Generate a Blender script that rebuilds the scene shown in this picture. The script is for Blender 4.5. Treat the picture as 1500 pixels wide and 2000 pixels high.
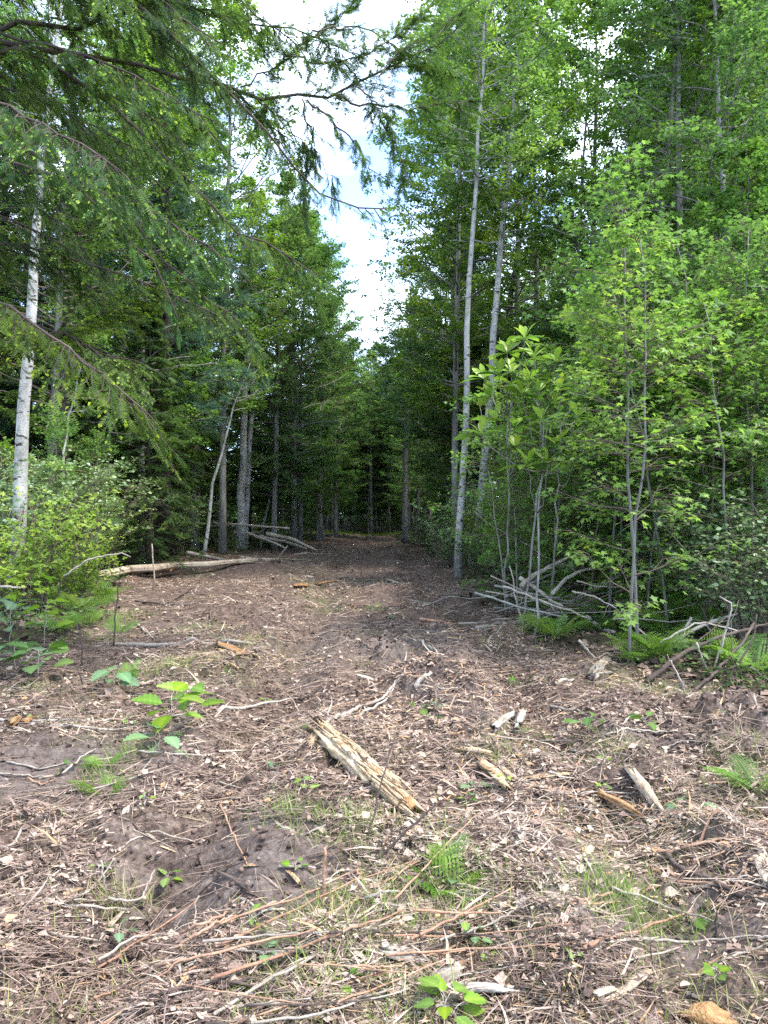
import bpy, math, random
import numpy as np
from mathutils import Vector

sc = bpy.context.scene
C = sc.collection
for o in list(bpy.data.objects): bpy.data.objects.remove(o)

# ------------------------------------------------------------------ camera, sky, sun, exposure
F = 1444.0                      # focal length in pixels of the 1500x2000 photograph
CAMZ = 1.6
HY = 1000.0                     # horizon row
cam_d = bpy.data.cameras.new('camera'); cam = bpy.data.objects.new('camera', cam_d); C.objects.link(cam)
cam_d.sensor_fit = 'VERTICAL'; cam_d.sensor_height = 36.0; cam_d.lens = 26.0
cam_d.clip_start = 0.05; cam_d.clip_end = 2000
cam.location = (0, 0, CAMZ); cam.rotation_euler = (math.radians(90), 0, 0)
sc.camera = cam

SUN_EL, SUN_AZ = math.radians(60), math.radians(112)     # azimuth clockwise from +Y (the view direction)
world = bpy.data.worlds.new('World'); sc.world = world; world.use_nodes = True
nt = world.node_tree; nt.nodes.clear()
N = nt.nodes.new; L = nt.links.new
sky = N('ShaderNodeTexSky'); sky.sky_type = 'NISHITA'; sky.sun_disc = False
sky.sun_elevation = SUN_EL; sky.sun_rotation = SUN_AZ; sky.air_density = .55; sky.dust_density = .1; sky.ozone_density = 1.2
bg = N('ShaderNodeBackground'); bg.inputs['Strength'].default_value = 0.15
tc = N('ShaderNodeTexCoord'); mp = N('ShaderNodeMapping'); mp.inputs['Scale'].default_value = (1.0, 1.0, 2.2)
mp.inputs['Location'].default_value = (6.5, 0.4, 0.8)
cn = N('ShaderNodeTexNoise'); cn.inputs['Scale'].default_value = 3.4; cn.inputs['Detail'].default_value = 6; cn.inputs['Roughness'].default_value = .55
cr = N('ShaderNodeValToRGB'); cr.color_ramp.elements[0].position = .42; cr.color_ramp.elements[1].position = .66
cr.color_ramp.elements[0].color = (.03, .03, .03, 1); cr.color_ramp.elements[1].color = (1, 1, 1, 1)
mx = N('ShaderNodeMixRGB'); mx.inputs[2].default_value = (4.2, 4.8, 5.3, 1)
out = N('ShaderNodeOutputWorld')
L(tc.outputs['Generated'], mp.inputs['Vector']); L(mp.outputs[0], cn.inputs['Vector']); L(cn.outputs['Fac'], cr.inputs['Fac'])
L(cr.outputs[0], mx.inputs[0]); L(sky.outputs[0], mx.inputs[1]); L(mx.outputs[0], bg.inputs['Color']); L(bg.outputs[0], out.inputs['Surface'])

sun_d = bpy.data.lights.new('sun', 'SUN'); sun_d.energy = 1.5; sun_d.angle = math.radians(10); sun_d.color = (1, .96, .9)
sun = bpy.data.objects.new('sun', sun_d); C.objects.link(sun)
sdir = Vector((math.sin(SUN_AZ) * math.cos(SUN_EL), math.cos(SUN_AZ) * math.cos(SUN_EL), math.sin(SUN_EL)))
sun.rotation_euler = sdir.to_track_quat('Z', 'Y').to_euler(); sun.location = (20, -20, 40)

vs = sc.view_settings
vs.view_transform = 'Standard'; vs.look = 'None'; vs.gamma = 1; vs.use_curve_mapping = False; vs.exposure = 2.75
sc.cycles.max_bounces = 8; sc.cycles.diffuse_bounces = 5; sc.cycles.glossy_bounces = 1
sc.cycles.transmission_bounces = 6; sc.cycles.transparent_max_bounces = 4
sc.cycles.use_denoising = False

# ------------------------------------------------------------------ numpy helpers
rng = np.random.default_rng(7)
PI = math.pi
_T = np.random.default_rng(3).random((256, 256))
def vnoise(x, y):
    x = np.asarray(x, float); y = np.asarray(y, float)
    xi = np.floor(x).astype(int); yi = np.floor(y).astype(int); fx = x - xi; fy = y - yi
    fx = fx * fx * (3 - 2 * fx); fy = fy * fy * (3 - 2 * fy)
    a = _T[xi & 255, yi & 255]; b = _T[(xi + 1) & 255, yi & 255]; c = _T[xi & 255, (yi + 1) & 255]; d = _T[(xi + 1) & 255, (yi + 1) & 255]
    return (a * (1 - fx) + b * fx) * (1 - fy) + (c * (1 - fx) + d * fx) * fy - .5
def fbm(x, y, o=4, g=.5):
    s = 0; a = 1.0
    for i in range(o):
        s = s + a * vnoise(x * 2 ** i + 17.3 * i, y * 2 ** i + 9.1 * i); a *= g
    return s
def smooth(a, b, x):
    t = np.clip((x - a) / (b - a), 0, 1); return t * t * (3 - 2 * t)
def unit(v): return v / np.maximum(np.linalg.norm(v, axis=-1, keepdims=True), 1e-9)

YB = np.array([-5, 2, 6.2, 7.5, 9.2, 13, 18, 25, 33, 42, 52, 60])
XR = np.array([4.4, 4.0, 3.3, 2.75, 2.0, 1.95, 1.85, 1.85, 1.7, 1.2, .3, .0])
YA = np.array([-5, 2, 6, 7.7, 9, 11.5, 14, 18, 25, 38, 45, 52, 60])
XL = np.array([-6.0, -6.0, -4.4, -3.6, -3.9, -4.4, -5.2, -6.6, -5.9, -3.8, -2.9, -2.1, -1.7])
def clearmask(x, y, w=.35):
    r = np.interp(y, YB, XR); l = np.interp(y, YA, XL)
    j = .9 * fbm(x * .9, y * .9 + 40, 3)
    m = smooth(-w, w, r + j - x) * smooth(-w, w, x - l + j)
    return m * smooth(-1.5, 1.5, 53 - y)
def height(x, y):
    x = np.asarray(x, float); y = np.asarray(y, float)
    c = clearmask(x, y)
    h = .22 * fbm(x * .22, y * .22, 2) * smooth(1, 12, y) + .09 * fbm(x * 1.3, y * 1.3, 3)
    near = smooth(16, 8, y)
    E_ = lambda x0, y0, sx, sy: np.exp(-(((x - x0) / sx) ** 4 + ((y - y0) / sy) ** 4))
    near = near * (1 - .85 * np.maximum(E_(-.72, 3.4, .62, .75), E_(-1.95, 4.55, .85, .85)))
    h = h + near * .13 * np.abs(fbm(x * 4.3, y * 4.3, 3)) + near * .03 * fbm(x * 13, y * 13, 3)
    # wheel ruts
    for rx in (-1.15, .95):
        cx = rx + .25 * np.sin(y * .23)
        w_ = .5 + 1.1 * np.clip(fbm(x * .5 + rx * 9, y * .5, 2) + .5, 0, 1); h = h + (-.085 * np.exp(-((x - cx) / .26) ** 2) + .05 * np.exp(-((np.abs(x - cx) - .42) / .14) ** 2)) * c * w_
    # lug marks of a wheel in the dark soil, foreground left
    def lug(x0, y0, sx, sy, per, am, ang):
        e = np.exp(-(((x - x0) / sx) ** 4 + ((y - y0) / sy) ** 4))
        u = (y - y0) + ang * (x - x0) + .035 * fbm(x * 5, y * 5, 2)
        ph = (u / per) % 1.0
        return e * am * (.25 * ph - np.exp(-((ph - .3) / .17) ** 2) * (.75 + .8 * fbm(x * 3 + 4, y * 3, 2)))
    h = h + lug(-.72, 3.4, .58, .7, .23, .17, .12) + lug(-1.95, 4.55, .8, .8, .23, .14, -.08) + lug(.95, 3.1, .3, .7, .16, .02, .1)
    # torn soil mounds
    for mx_, my_, s, a in ((.45, 6.6, .5, .13), (-.05, 7.9, .28, .11), (.75, 7.7, .4, .07), (2.6, 5.4, .5, .12), (2.1, 5.9, .35, .08), (-1.5, 9.4, .5, .07), (.3, 10.5, .6, .06), (-4.3, 9.0, .6, .1), (1.1, 4.5, .3, .06), (-.3, 5.3, .25, .05), (-1.6, 7.3, .5, .08), (1.3, 9.2, .5, .08), (-2.6, 11.5, .7, .1), (.2, 14, .9, .1), (-1.8, 16, 1, .12), (.9, 19, 1, .1), (-3.5, 21, 1.2, .14), (-1, 26, 1.4, .12), (-.15, 2.75, .3, .05), (1.5, 3.4, .3, .05)):
        r2 = ((x - mx_) ** 2 + (y - my_) ** 2) / s ** 2
        h = h + 1.6 * a * np.exp(-r2) * (1 + 1.3 * fbm(x * 6, y * 6, 3))
    h = h + (1 - c) * .06 + .1 * smooth(2.5, 9, np.abs(x)) 
    return h
def gz(x, y): return float(height(np.array([x]), np.array([y]))[0])
def G(px, py, lift=0.0):
    """point of the ground seen at this place of the photograph"""
    k = max(py - HY, 8) / F
    y = CAMZ / k
    for _ in range(4): y = .4 * y + .6 * (CAMZ - gz((px - 750) / F * y, y)) / k
    x = (px - 750) / F * y
    return np.array([x, y, gz(x, y) + lift])
def Q(px, py, d): return np.array([(px - 750) / F * d, d, CAMZ - (py - HY) / F * d])

class MB:
    def __init__(s): s.v = []; s.q = []; s.t = []; s.tint = []; s.n = 0
    def add(s, v, quads=None, tris=None, tint=0.5):
        v = np.asarray(v, float).reshape(-1, 3)
        s.v.append(v)
        if quads is not None and len(quads): s.q.append(np.asarray(quads, int).reshape(-1, 4) + s.n)
        if tris is not None and len(tris): s.t.append(np.asarray(tris, int).reshape(-1, 3) + s.n)
        tt = np.asarray(tint, float)
        s.tint.append(np.full(len(v), float(tt)) if tt.ndim == 0 else tt.reshape(-1)); s.n += len(v)
    def mesh(s, name, mat, smooth_=False):
        me = bpy.data.meshes.new(name)
        v = np.concatenate(s.v); q = np.concatenate(s.q) if s.q else np.zeros((0, 4), int); t = np.concatenate(s.t) if s.t else np.zeros((0, 3), int)
        me.vertices.add(len(v)); me.vertices.foreach_set('co', v.astype(np.float32).ravel())
        nl = len(q) * 4 + len(t) * 3
        me.loops.add(nl); me.loops.foreach_set('vertex_index', np.concatenate([q.ravel(), t.ravel()]).astype(np.int32))
        me.polygons.add(len(q) + len(t))
        me.polygons.foreach_set('loop_start', np.concatenate([np.arange(len(q)) * 4, len(q) * 4 + np.arange(len(t)) * 3]).astype(np.int32))
        me.polygons.foreach_set('loop_total', np.concatenate([np.full(len(q), 4), np.full(len(t), 3)]).astype(np.int32))
        if smooth_: me.polygons.foreach_set('use_smooth', np.ones(len(q) + len(t), bool))
        me.update(calc_edges=True)
        a = me.attributes.new('tint', 'FLOAT', 'POINT'); a.data.foreach_set('value', np.concatenate(s.tint).astype(np.float32))
        me.materials.append(mat)
        return me
    def build(s, name, mat, parent=None, smooth_=False):
        o = bpy.data.objects.new(name, s.mesh(name, mat, smooth_)); C.objects.link(o)
        if parent is not None: o.parent = parent
        return o

def tubes(mb, P, R, S=5, tint=.5, cap=True, rough=0.0):
    """P (n,k,3), R (n,k): n tapered tubes"""
    P = np.asarray(P, float); R = np.asarray(R, float)
    if P.ndim == 2: P = P[None]; R = R[None]
    n, k, _ = P.shape
    T = unit(np.gradient(P, axis=1))
    ref = np.where((np.abs(T[:, k // 2, 2]) > .75)[:, None], np.array([1., 0, 0]), np.array([0, 0, 1.]))[:, None, :]
    A = unit(np.cross(T, ref)); B = np.cross(T, A)
    ang = np.arange(S) * 2 * PI / S
    RR = R[:, :, None] * np.ones(S)
    if rough: RR = RR * (1 + rough * (rng.random(RR.shape) - .5))
    V = P[:, :, None, :] + RR[..., None] * (np.cos(ang)[None, None, :, None] * A[:, :, None, :] + np.sin(ang)[None, None, :, None] * B[:, :, None, :])
    idx = np.arange(n * k * S).reshape(n, k, S)
    a = idx[:, :-1, :]; b = np.roll(idx, -1, 2)[:, :-1, :]; c = np.roll(idx, -1, 2)[:, 1:, :]; d = idx[:, 1:, :]
    q = np.stack([a, b, c, d], -1).reshape(-1, 4)
    tr = None
    if cap and S >= 3:
        tr = []
        for e, fl in ((0, 1), (k - 1, 0)):
            r = idx[:, e, :]
            for j in range(1, S - 1):
                tr.append(np.stack([r[:, 0], r[:, j + 1], r[:, j]] if fl else [r[:, 0], r[:, j], r[:, j + 1]], -1))
        tr = np.concatenate(tr)
    tt = np.asarray(tint, float)
    if tt.ndim == 1: tt = np.repeat(tt, k * S)
    mb.add(V.reshape(-1, 3), q, tr, tt)

def scatter(mb, V, Fc, pos, X, Yv, Z, s, tint):
    """copies of a small template; X,Y,Z (n,3) axes, s (n,) or (n,3)"""
    pos = np.asarray(pos); n = len(pos)
    if n == 0: return
    s = np.asarray(s, float)
    if s.ndim == 1: s = np.repeat(s[:, None], 3, 1)
    W = pos[:, None, :] + V[None, :, 0:1] * (X * s[:, 0:1])[:, None, :] + V[None, :, 1:2] * (Yv * s[:, 1:2])[:, None, :] + V[None, :, 2:3] * (Z * s[:, 2:3])[:, None, :]
    f = (np.asarray(Fc)[None] + (np.arange(n) * len(V))[:, None, None]).reshape(-1, len(Fc[0]))
    tt = np.repeat(np.asarray(tint, float), len(V)) if np.ndim(tint) else float(tint)
    if len(Fc[0]) == 4: mb.add(W.reshape(-1, 3), f, None, tt)
    else: mb.add(W.reshape(-1, 3), None, f, tt)

def frames(ax, up):
    """Y along ax, Z near up"""
    Yv = unit(ax); X = unit(np.cross(Yv, up)); Z = np.cross(X, Yv); return X, Yv, Z

# templates: y is the leaf axis, z its upper side
LEAF2 = (np.array([[0, 0, 0], [.34, .5, .09], [0, 1, -.06], [-.34, .5, .09]]), [[0, 1, 2], [0, 2, 3]])
LEAFO = (np.array([[0, 0, 0], [.25, .25, .07], [.3, .6, .06], [0, 1, -.1], [-.3, .6, .06], [-.25, .25, .07], [0, .5, 0]]),
         [[0, 1, 6], [1, 2, 6], [2, 3, 6], [3, 4, 6], [4, 5, 6], [5, 0, 6]])
def maple_t():
    a = np.radians([-90, -50, -20, 0, 22, 40, 62, 90, 118, 140, 158, 180, 200, 230])
    r = np.array([.1, .34, .62, .36, .85, .45, .55, 1.0, .55, .45, .85, .36, .62, .34]) * .62
    v = [[0, .35, 0]] + [[r[i] * math.cos(a[i]), .35 + r[i] * math.sin(a[i]), .06 * math.cos(3 * a[i]) - .12 * (r[i] > .45)] for i in range(14)]
    return np.array(v), [[0, 1 + i, 1 + (i + 1) % 14] for i in range(14)]
MAPLE = maple_t()
def maple_s():
    a = np.radians([-90, -25, 5, 30, 60, 90, 120, 150, 175, 205])
    r = np.array([.12, .55, .35, .8, .45, .95, .45, .8, .35, .55]) * .62
    v = [[0, .35, 0]] + [[r[i] * math.cos(a[i]), .35 + r[i] * math.sin(a[i]), -.1 * (r[i] > .4)] for i in range(10)]
    return np.array(v), [[0, 1 + i, 1 + (i + 1) % 10] for i in range(10)]
MAPLES = maple_s()
def spray_t(n, seed, w=.5, nl=.22, nw=.035):
    """flat feather of short needles on a hair-thin twig"""
    r = np.random.default_rng(seed); v = []; f = []
    v += [[-.012, 0, 0], [.012, 0, 0], [0, 1, -.08]]; f.append([0, 1, 2])
    for i in range(n):
        t = (i + .5) / n; s = 1 if i % 2 else -1
        l = nl * (1.15 - .55 * t) * r.uniform(.75, 1.2); b = len(v); z = -.08 * t * t
        dx = s * l; dy = l * r.uniform(.35, .75)
        v += [[0, t - nw, z], [0, t + nw, z], [dx, t + dy, z - .05 * r.random()]]; f.append([b, b + 1, b + 2])
    return np.array(v), f
SPRAY = [spray_t(9, 5, nl=.26, nw=.06), spray_t(9, 6, nl=.24, nw=.06)]
def tuft_t(n, seed):
    r = np.random.default_rng(seed); v = []; f = []
    for i in range(n):
        d = unit(np.array([r.normal() * .6, .9, r.normal() * .6])); p = unit(np.cross(d, r.normal(size=3))) * .028
        b = len(v); v += [list(-p), list(p), list(d * r.uniform(.8, 1))]; f.append([b, b + 1, b + 2])
    return np.array(v), f
TUFT = tuft_t(8, 2)
TIP = (np.array([[0, 0, 0], [.35, .45, .05], [0, 1, 0], [-.35, .45, .05], [0, .4, .35], [0, .5, -.3]]), [[0, 1, 2], [0, 2, 3], [0, 4, 2]])

# ------------------------------------------------------------------ materials
def newmat(name):
    m = bpy.data.materials.new(name); m.use_nodes = True; m.node_tree.nodes.clear(); return m, m.node_tree
def ramp(t, stops, fac):
    r = t.nodes.new('ShaderNodeValToRGB'); e = r.color_ramp.elements
    e[0].position, e[0].color = stops[0][0], (*stops[0][1], 1)
    e[1].position, e[1].color = stops[-1][0], (*stops[-1][1], 1)
    for p, c in stops[1:-1]:
        k = e.new(p); k.color = (*c, 1)
    t.links.new(fac, r.inputs['Fac']); return r.outputs[0]
def attr(t, n='tint'):
    a = t.nodes.new('ShaderNodeAttribute'); a.attribute_name = n; return a.outputs['Fac']
def math_(t, op, a, b):
    m = t.nodes.new('ShaderNodeMath'); m.operation = op
    for i, x in enumerate((a, b)):
        if isinstance(x, (int, float)): m.inputs[i].default_value = x
        else: t.links.new(x, m.inputs[i])
    return m.outputs[0]
def noise(t, scale, detail=3, vec=None, rough=.55, stretch=None):
    n = t.nodes.new('ShaderNodeTexNoise'); n.inputs['Scale'].default_value = scale; n.inputs['Detail'].default_value = detail; n.inputs['Roughness'].default_value = rough
    c = t.nodes.new('ShaderNodeTexCoord'); v = c.outputs['Object']
    if stretch:
        m = t.nodes.new('ShaderNodeMapping'); m.inputs['Scale'].default_value = stretch; t.links.new(v, m.inputs['Vector']); v = m.outputs[0]
    t.links.new(v, n.inputs['Vector']); return n.outputs['Fac']
def leafmat(name, stops, trans=.42, rough=.55, spec=.22, objvar=.3, tsat=(1.15, 1.32, .75)):
    m, t = newmat(name)
    oi = t.nodes.new('ShaderNodeObjectInfo')
    f = math_(t, 'ADD', attr(t), math_(t, 'MULTIPLY', math_(t, 'SUBTRACT', oi.outputs['Random'], .5), objvar))
    col = ramp(t, stops, f)
    hs = t.nodes.new('ShaderNodeHueSaturation'); t.links.new(col, hs.inputs['Color']); r2 = math_(t, 'FRACT', math_(t, 'MULTIPLY', oi.outputs['Random'], 7.31), 0)
    t.links.new(math_(t, 'ADD', math_(t, 'MULTIPLY', r2, .03), .465), hs.inputs['Hue']); t.links.new(math_(t, 'ADD', math_(t, 'MULTIPLY', math_(t, 'FRACT', math_(t, 'MULTIPLY', oi.outputs['Random'], 3.7), 0), -.22), 1.04), hs.inputs['Saturation'])
    t.links.new(math_(t, 'ADD', math_(t, 'MULTIPLY', math_(t, 'FRACT', math_(t, 'MULTIPLY', oi.outputs['Random'], 5.17), 0), .35), .9), hs.inputs['Value']); col = hs.outputs[0]
    p = t.nodes.new('ShaderNodeBsdfPrincipled'); p.inputs['Roughness'].default_value = rough; p.inputs['Specular IOR Level'].default_value = spec
    t.links.new(col, p.inputs['Base Color'])
    mu = t.nodes.new('ShaderNodeMixRGB'); mu.blend_type = 'MULTIPLY'; mu.inputs[0].default_value = 1; mu.inputs[2].default_value = (*tsat, 1); t.links.new(col, mu.inputs[1])
    tr = t.nodes.new('ShaderNodeBsdfTranslucent'); t.links.new(mu.outputs[0], tr.inputs['Color'])
    ms = t.nodes.new('ShaderNodeMixShader'); ms.inputs[0].default_value = trans
    o = t.nodes.new('ShaderNodeOutputMaterial')
    t.links.new(p.outputs[0], ms.inputs[1]); t.links.new(tr.outputs[0], ms.inputs[2]); t.links.new(ms.outputs[0], o.inputs['Surface'])
    return m
def barkmat(name, stops, scale=6, stretch=(1, 1, .25), bump=.6, spots=None, rough=.9, fine=60):
    m, t = newmat(name)
    oi = t.nodes.new('ShaderNodeObjectInfo')
    n = noise(t, scale, 6, stretch=stretch, rough=.65)
    f = math_(t, 'ADD', n, math_(t, 'MULTIPLY', math_(t, 'SUBTRACT', attr(t), .5), .5))
    f = math_(t, 'ADD', f, math_(t, 'MULTIPLY', math_(t, 'SUBTRACT', oi.outputs['Random'], .5), .12))
    col = ramp(t, stops, f)
    if spots:
        n2 = noise(t, spots[0], 2, stretch=(1, 1, spots[2] if len(spots) > 2 else 2.5)); k = ramp(t, [(spots[1], (1, 1, 1)), (spots[1] + .07, (.14, .12, .1))], n2)
        mu = t.nodes.new('ShaderNodeMixRGB'); mu.blend_type = 'MULTIPLY'; mu.inputs[0].default_value = 1
        t.links.new(col, mu.inputs[1]); t.links.new(k, mu.inputs[2]); col = mu.outputs[0]
    p = t.nodes.new('ShaderNodeBsdfPrincipled'); p.inputs['Roughness'].default_value = rough; p.inputs['Specular IOR Level'].default_value = .2
    t.links.new(col, p.inputs['Base Color'])
    b = t.nodes.new('ShaderNodeBump'); b.inputs['Strength'].default_value = bump; b.inputs['Distance'].default_value = .02
    t.links.new(noise(t, fine, 4, stretch=stretch), b.inputs['Height']); t.links.new(b.outputs[0], p.inputs['Normal'])
    o = t.nodes.new('ShaderNodeOutputMaterial'); t.links.new(p.outputs[0], o.inputs['Surface'])
    return m

M = {}
M['leaf'] = leafmat('broad_leaf', [(0, (.03, .085, .022)), (.45, (.08, .185, .035)), (.8, (.155, .285, .045)), (1, (.26, .37, .05))], trans=.45)
M['leaf_dark'] = leafmat('deep_green_leaf', [(0, (.025, .065, .02)), (.5, (.062, .145, .032)), (1, (.14, .25, .05))], trans=.4)
M['leaf_cool'] = leafmat('cool_green_leaf', [(0, (.04, .09, .045)), (.5, (.1, .19, .08)), (.85, (.17, .28, .11)), (1, (.26, .38, .12))], trans=.3, spec=.5, rough=.4)
M['leaf_lime'] = leafmat('young_leaf', [(0, (.05, .12, .015)), (.5, (.12, .25, .02)), (1, (.27, .38, .03))], trans=.45)
M['needle'] = leafmat('hemlock_needle', [(0, (.018, .05, .022)), (.5, (.045, .105, .03)), (.78, (.1, .18, .03)), (.82, (.13, .23, .03)), (1, (.24, .36, .04))], trans=.35, objvar=.06, spec=.1)
M['pine'] = leafmat('pine_needle', [(0, (.03, .075, .05)), (.6, (.075, .15, .095)), (1, (.14, .23, .11))], trans=.25, objvar=.15)
M['fern'] = leafmat('fern_leaf', [(0, (.04, .1, .018)), (.5, (.09, .2, .026)), (1, (.19, .32, .045))], trans=.45)
M['magnolia'] = leafmat('magnolia_leaf', [(0, (.05, .125, .022)), (.5, (.11, .225, .035)), (1, (.24, .37, .055))], trans=.45, rough=.4, spec=.45)
M['grass'] = leafmat('grass_blade', [(0, (.07, .14, .02)), (.5, (.15, .24, .04)), (.8, (.28, .28, .1)), (1, (.38, .33, .18))], trans=.35)
M['bark_pale'] = barkmat('pale_grey_bark', [(.25, (.13, .125, .11)), (.45, (.29, .28, .255)), (.7, (.48, .47, .44))], scale=5, stretch=(1, 1, .6), spots=(7, .6))
M['bark_grey'] = barkmat('grey_bark', [(.25, (.075, .07, .06)), (.5, (.17, .16, .14)), (.75, (.3, .29, .26))], scale=8)
M['bark_dark'] = barkmat('dark_furrowed_bark', [(.3, (.018, .014, .012)), (.5, (.05, .04, .034)), (.75, (.11, .09, .08))], scale=12, stretch=(1, 1, .2), bump=1, fine=40)
M['bark_brown'] = barkmat('brown_twig_bark', [(.2, (.05, .036, .028)), (.5, (.12, .09, .07)), (.8, (.24, .19, .15))], scale=9)
M['stick_pale'] = barkmat('weathered_stick', [(.2, (.13, .105, .085)), (.5, (.29, .245, .2)), (.8, (.44, .39, .33))], scale=9, stretch=(1, 1, 1))
M['stick_red'] = barkmat('reddish_stalk', [(.2, (.15, .075, .05)), (.5, (.3, .17, .11)), (.8, (.45, .3, .2))], scale=9, stretch=(1, 1, 1))
M['stick_dark'] = barkmat('dark_stick', [(.2, (.03, .022, .018)), (.5, (.075, .055, .045)), (.8, (.15, .11, .09))], scale=9, stretch=(1, 1, 1))
M['wood'] = barkmat('splintered_wood', [(.2, (.1, .06, .035)), (.38, (.25, .155, .085)), (.56, (.42, .3, .18)), (.85, (.55, .43, .3))], scale=5, stretch=(1, 1, 1), bump=1, fine=50, spots=(11, .63, 1))
M['wood_pale'] = barkmat('pale_stripped_wood', [(.2, (.16, .11, .075)), (.45, (.36, .28, .2)), (.8, (.52, .45, .36))], scale=5, stretch=(1, 1, 1), bump=.8, fine=45, spots=(9, .64, 1))
M['wood_orange'] = barkmat('orange_rotten_wood', [(.2, (.13, .065, .03)), (.5, (.32, .17, .075)), (.8, (.45, .29, .15))], scale=30, stretch=(1, 1, 1), bump=1, fine=80)

def litter_mat():
    m, t = newmat('leaf_and_chip_litter')
    col = ramp(t, [(0, (.022, .014, .011)), (.2, (.078, .05, .039)), (.42, (.19, .126, .098)), (.62, (.3, .215, .168)), (.78, (.38, .3, .23)), (.84, (.4, .24, .12)), (.9, (.2, .11, .07)), (1, (.44, .41, .37))], attr(t))
    n1 = noise(t, 160, 3); mu = t.nodes.new('ShaderNodeMixRGB'); mu.blend_type = 'MULTIPLY'; mu.inputs[0].default_value = 1
    t.links.new(ramp(t, [(.3, (.45, .43, .42)), (.5, (.95, .95, .95)), (.7, (1.3, 1.3, 1.28))], n1), mu.inputs[2]); t.links.new(col, mu.inputs[1]); col = mu.outputs[0]
    p = t.nodes.new('ShaderNodeBsdfPrincipled'); p.inputs['Roughness'].default_value = .8; p.inputs['Specular IOR Level'].default_value = .3
    t.links.new(col, p.inputs['Base Color'])
    o = t.nodes.new('ShaderNodeOutputMaterial'); t.links.new(p.outputs[0], o.inputs['Surface']); return m
M['litter'] = litter_mat()
def ground_mat():
    m, t = newmat('soil_and_litter')
    a = noise(t, 9, 8, rough=.72); b = noise(t, .9, 4); c = noise(t, 38, 5, rough=.75)
    f = math_(t, 'ADD', math_(t, 'MULTIPLY', a, .45), math_(t, 'MULTIPLY', c, .55))
    soil = ramp(t, [(.34, (.014, .009, .007)), (.45, (.048, .031, .024)), (.55, (.13, .09, .07)), (.65, (.25, .19, .15)), (.76, (.36, .29, .235))], f)
    bare = ramp(t, [(.34, (.045, .032, .027)), (.46, (.095, .072, .062)), (.58, (.16, .128, .112)), (.7, (.26, .215, .19))], f)
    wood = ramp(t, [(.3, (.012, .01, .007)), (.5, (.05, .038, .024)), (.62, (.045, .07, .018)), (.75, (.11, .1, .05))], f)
    def mix(x, y, k):
        r = t.nodes.new('ShaderNodeMixRGB'); t.links.new(k, r.inputs[0]); t.links.new(x, r.inputs[1]); t.links.new(y, r.inputs[2]); return r.outputs[0]
    col = mix(soil, bare, attr(t, 'bare'))
    gr = ramp(t, [(.3, (.05, .07, .02)), (.7, (.14, .17, .06))], c)
    k = math_(t, 'MULTIPLY', math_(t, 'MULTIPLY', attr(t, 'moss'), math_(t, 'SUBTRACT', 1.0, attr(t, 'bare'))), ramp(t, [(.42, (0, 0, 0)), (.62, (.6, .6, .6))], noise(t, 14, 5, rough=.7)))
    col = mix(col, gr, k)
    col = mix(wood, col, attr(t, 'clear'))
    p = t.nodes.new('ShaderNodeBsdfPrincipled'); p.inputs['Roughness'].default_value = .95; p.inputs['Specular IOR Level'].default_value = .15
    t.links.new(col, p.inputs['Base Color'])
    bm = t.nodes.new('ShaderNodeBump'); bm.inputs['Strength'].default_value = .9; bm.inputs['Distance'].default_value = .03
    t.links.new(f, bm.inputs['Height']); t.links.new(bm.outputs[0], p.inputs['Normal'])
    o = t.nodes.new('ShaderNodeOutputMaterial'); t.links.new(p.outputs[0], o.inputs['Surface']); return m
M['ground'] = ground_mat()

# ------------------------------------------------------------------ object helpers
def tag(o, label=None, cat=None, group=None, kind=None):
    if label: o['label'] = label
    if cat: o['category'] = cat
    if group: o['group'] = group
    if kind: o['kind'] = kind
    return o
def thing(name, label, cat, loc=(0, 0, 0), rotz=0, group=None):
    o = bpy.data.objects.new(name, None); C.objects.link(o); o.empty_display_size = .1
    o.location = loc; o.rotation_euler = (0, 0, rotz); return tag(o, label, cat, group)
_kids = {}
class Proto:
    """a kind built once; the first placing moves the built one, later ones copy it with its parts"""
    def __init__(s, name, cat, parts): s.name, s.cat, s.parts, s.root, s.nodes = name, cat, parts, None, []
    def place(s, x, y, scale=1, rot=0, label='', group=None, z=None, tilt=(0, 0), sz=1):
        z = gz(x, y) - .03 if z is None else z
        if s.root is None:
            r = thing(s.name, label, s.cat); s.root = r
            for nm, me, kd in s.parts:
                o = bpy.data.objects.new(nm, me); C.objects.link(o); o.parent = r
                if kd: o['kind'] = kd
                s.nodes.append(o)
        else:
            r = s.root.copy(); C.objects.link(r)
            for ch in s.nodes:
                c = ch.copy(); C.objects.link(c); c.parent = r
        r.location = (x, y, z); r.rotation_euler = (tilt[0], tilt[1], rot); r.scale = (scale, scale, scale * sz)
        r['label'] = label
        if group: r['group'] = group
        return r

# ------------------------------------------------------------------ ground sheet
def axis_pts(lo, hi, fine_lo, fine_hi, step, g=1.03):
    a = list(np.arange(fine_lo, fine_hi, step)); s = step
    while a[-1] < hi: s = min(s * g, 25); a.append(a[-1] + s)
    s = step; b = [a[0]]
    while b[-1] > lo: s = min(s * g * 1.02, 25); b.append(b[-1] - s)
    return np.array(b[:0:-1] + a)
gy = axis_pts(-250, 420, 1.9, 6.6, .026, 1.035); gx = axis_pts(-320, 320, -2.8, 2.8, .031, 1.08)
XX, YY = np.meshgrid(gx, gy); HH = height(XX, YY)
ny, nx = XX.shape; ii = np.arange(nx * ny).reshape(ny, nx)
mb = MB(); mb.add(np.stack([XX, YY, HH], -1), np.stack([ii[:-1, :-1], ii[:-1, 1:], ii[1:, 1:], ii[1:, :-1]], -1))
ground = tag(mb.build('ground', M['ground'], smooth_=True), kind='structure', label='cleared strip of soil and wood litter running into the woods')
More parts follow.
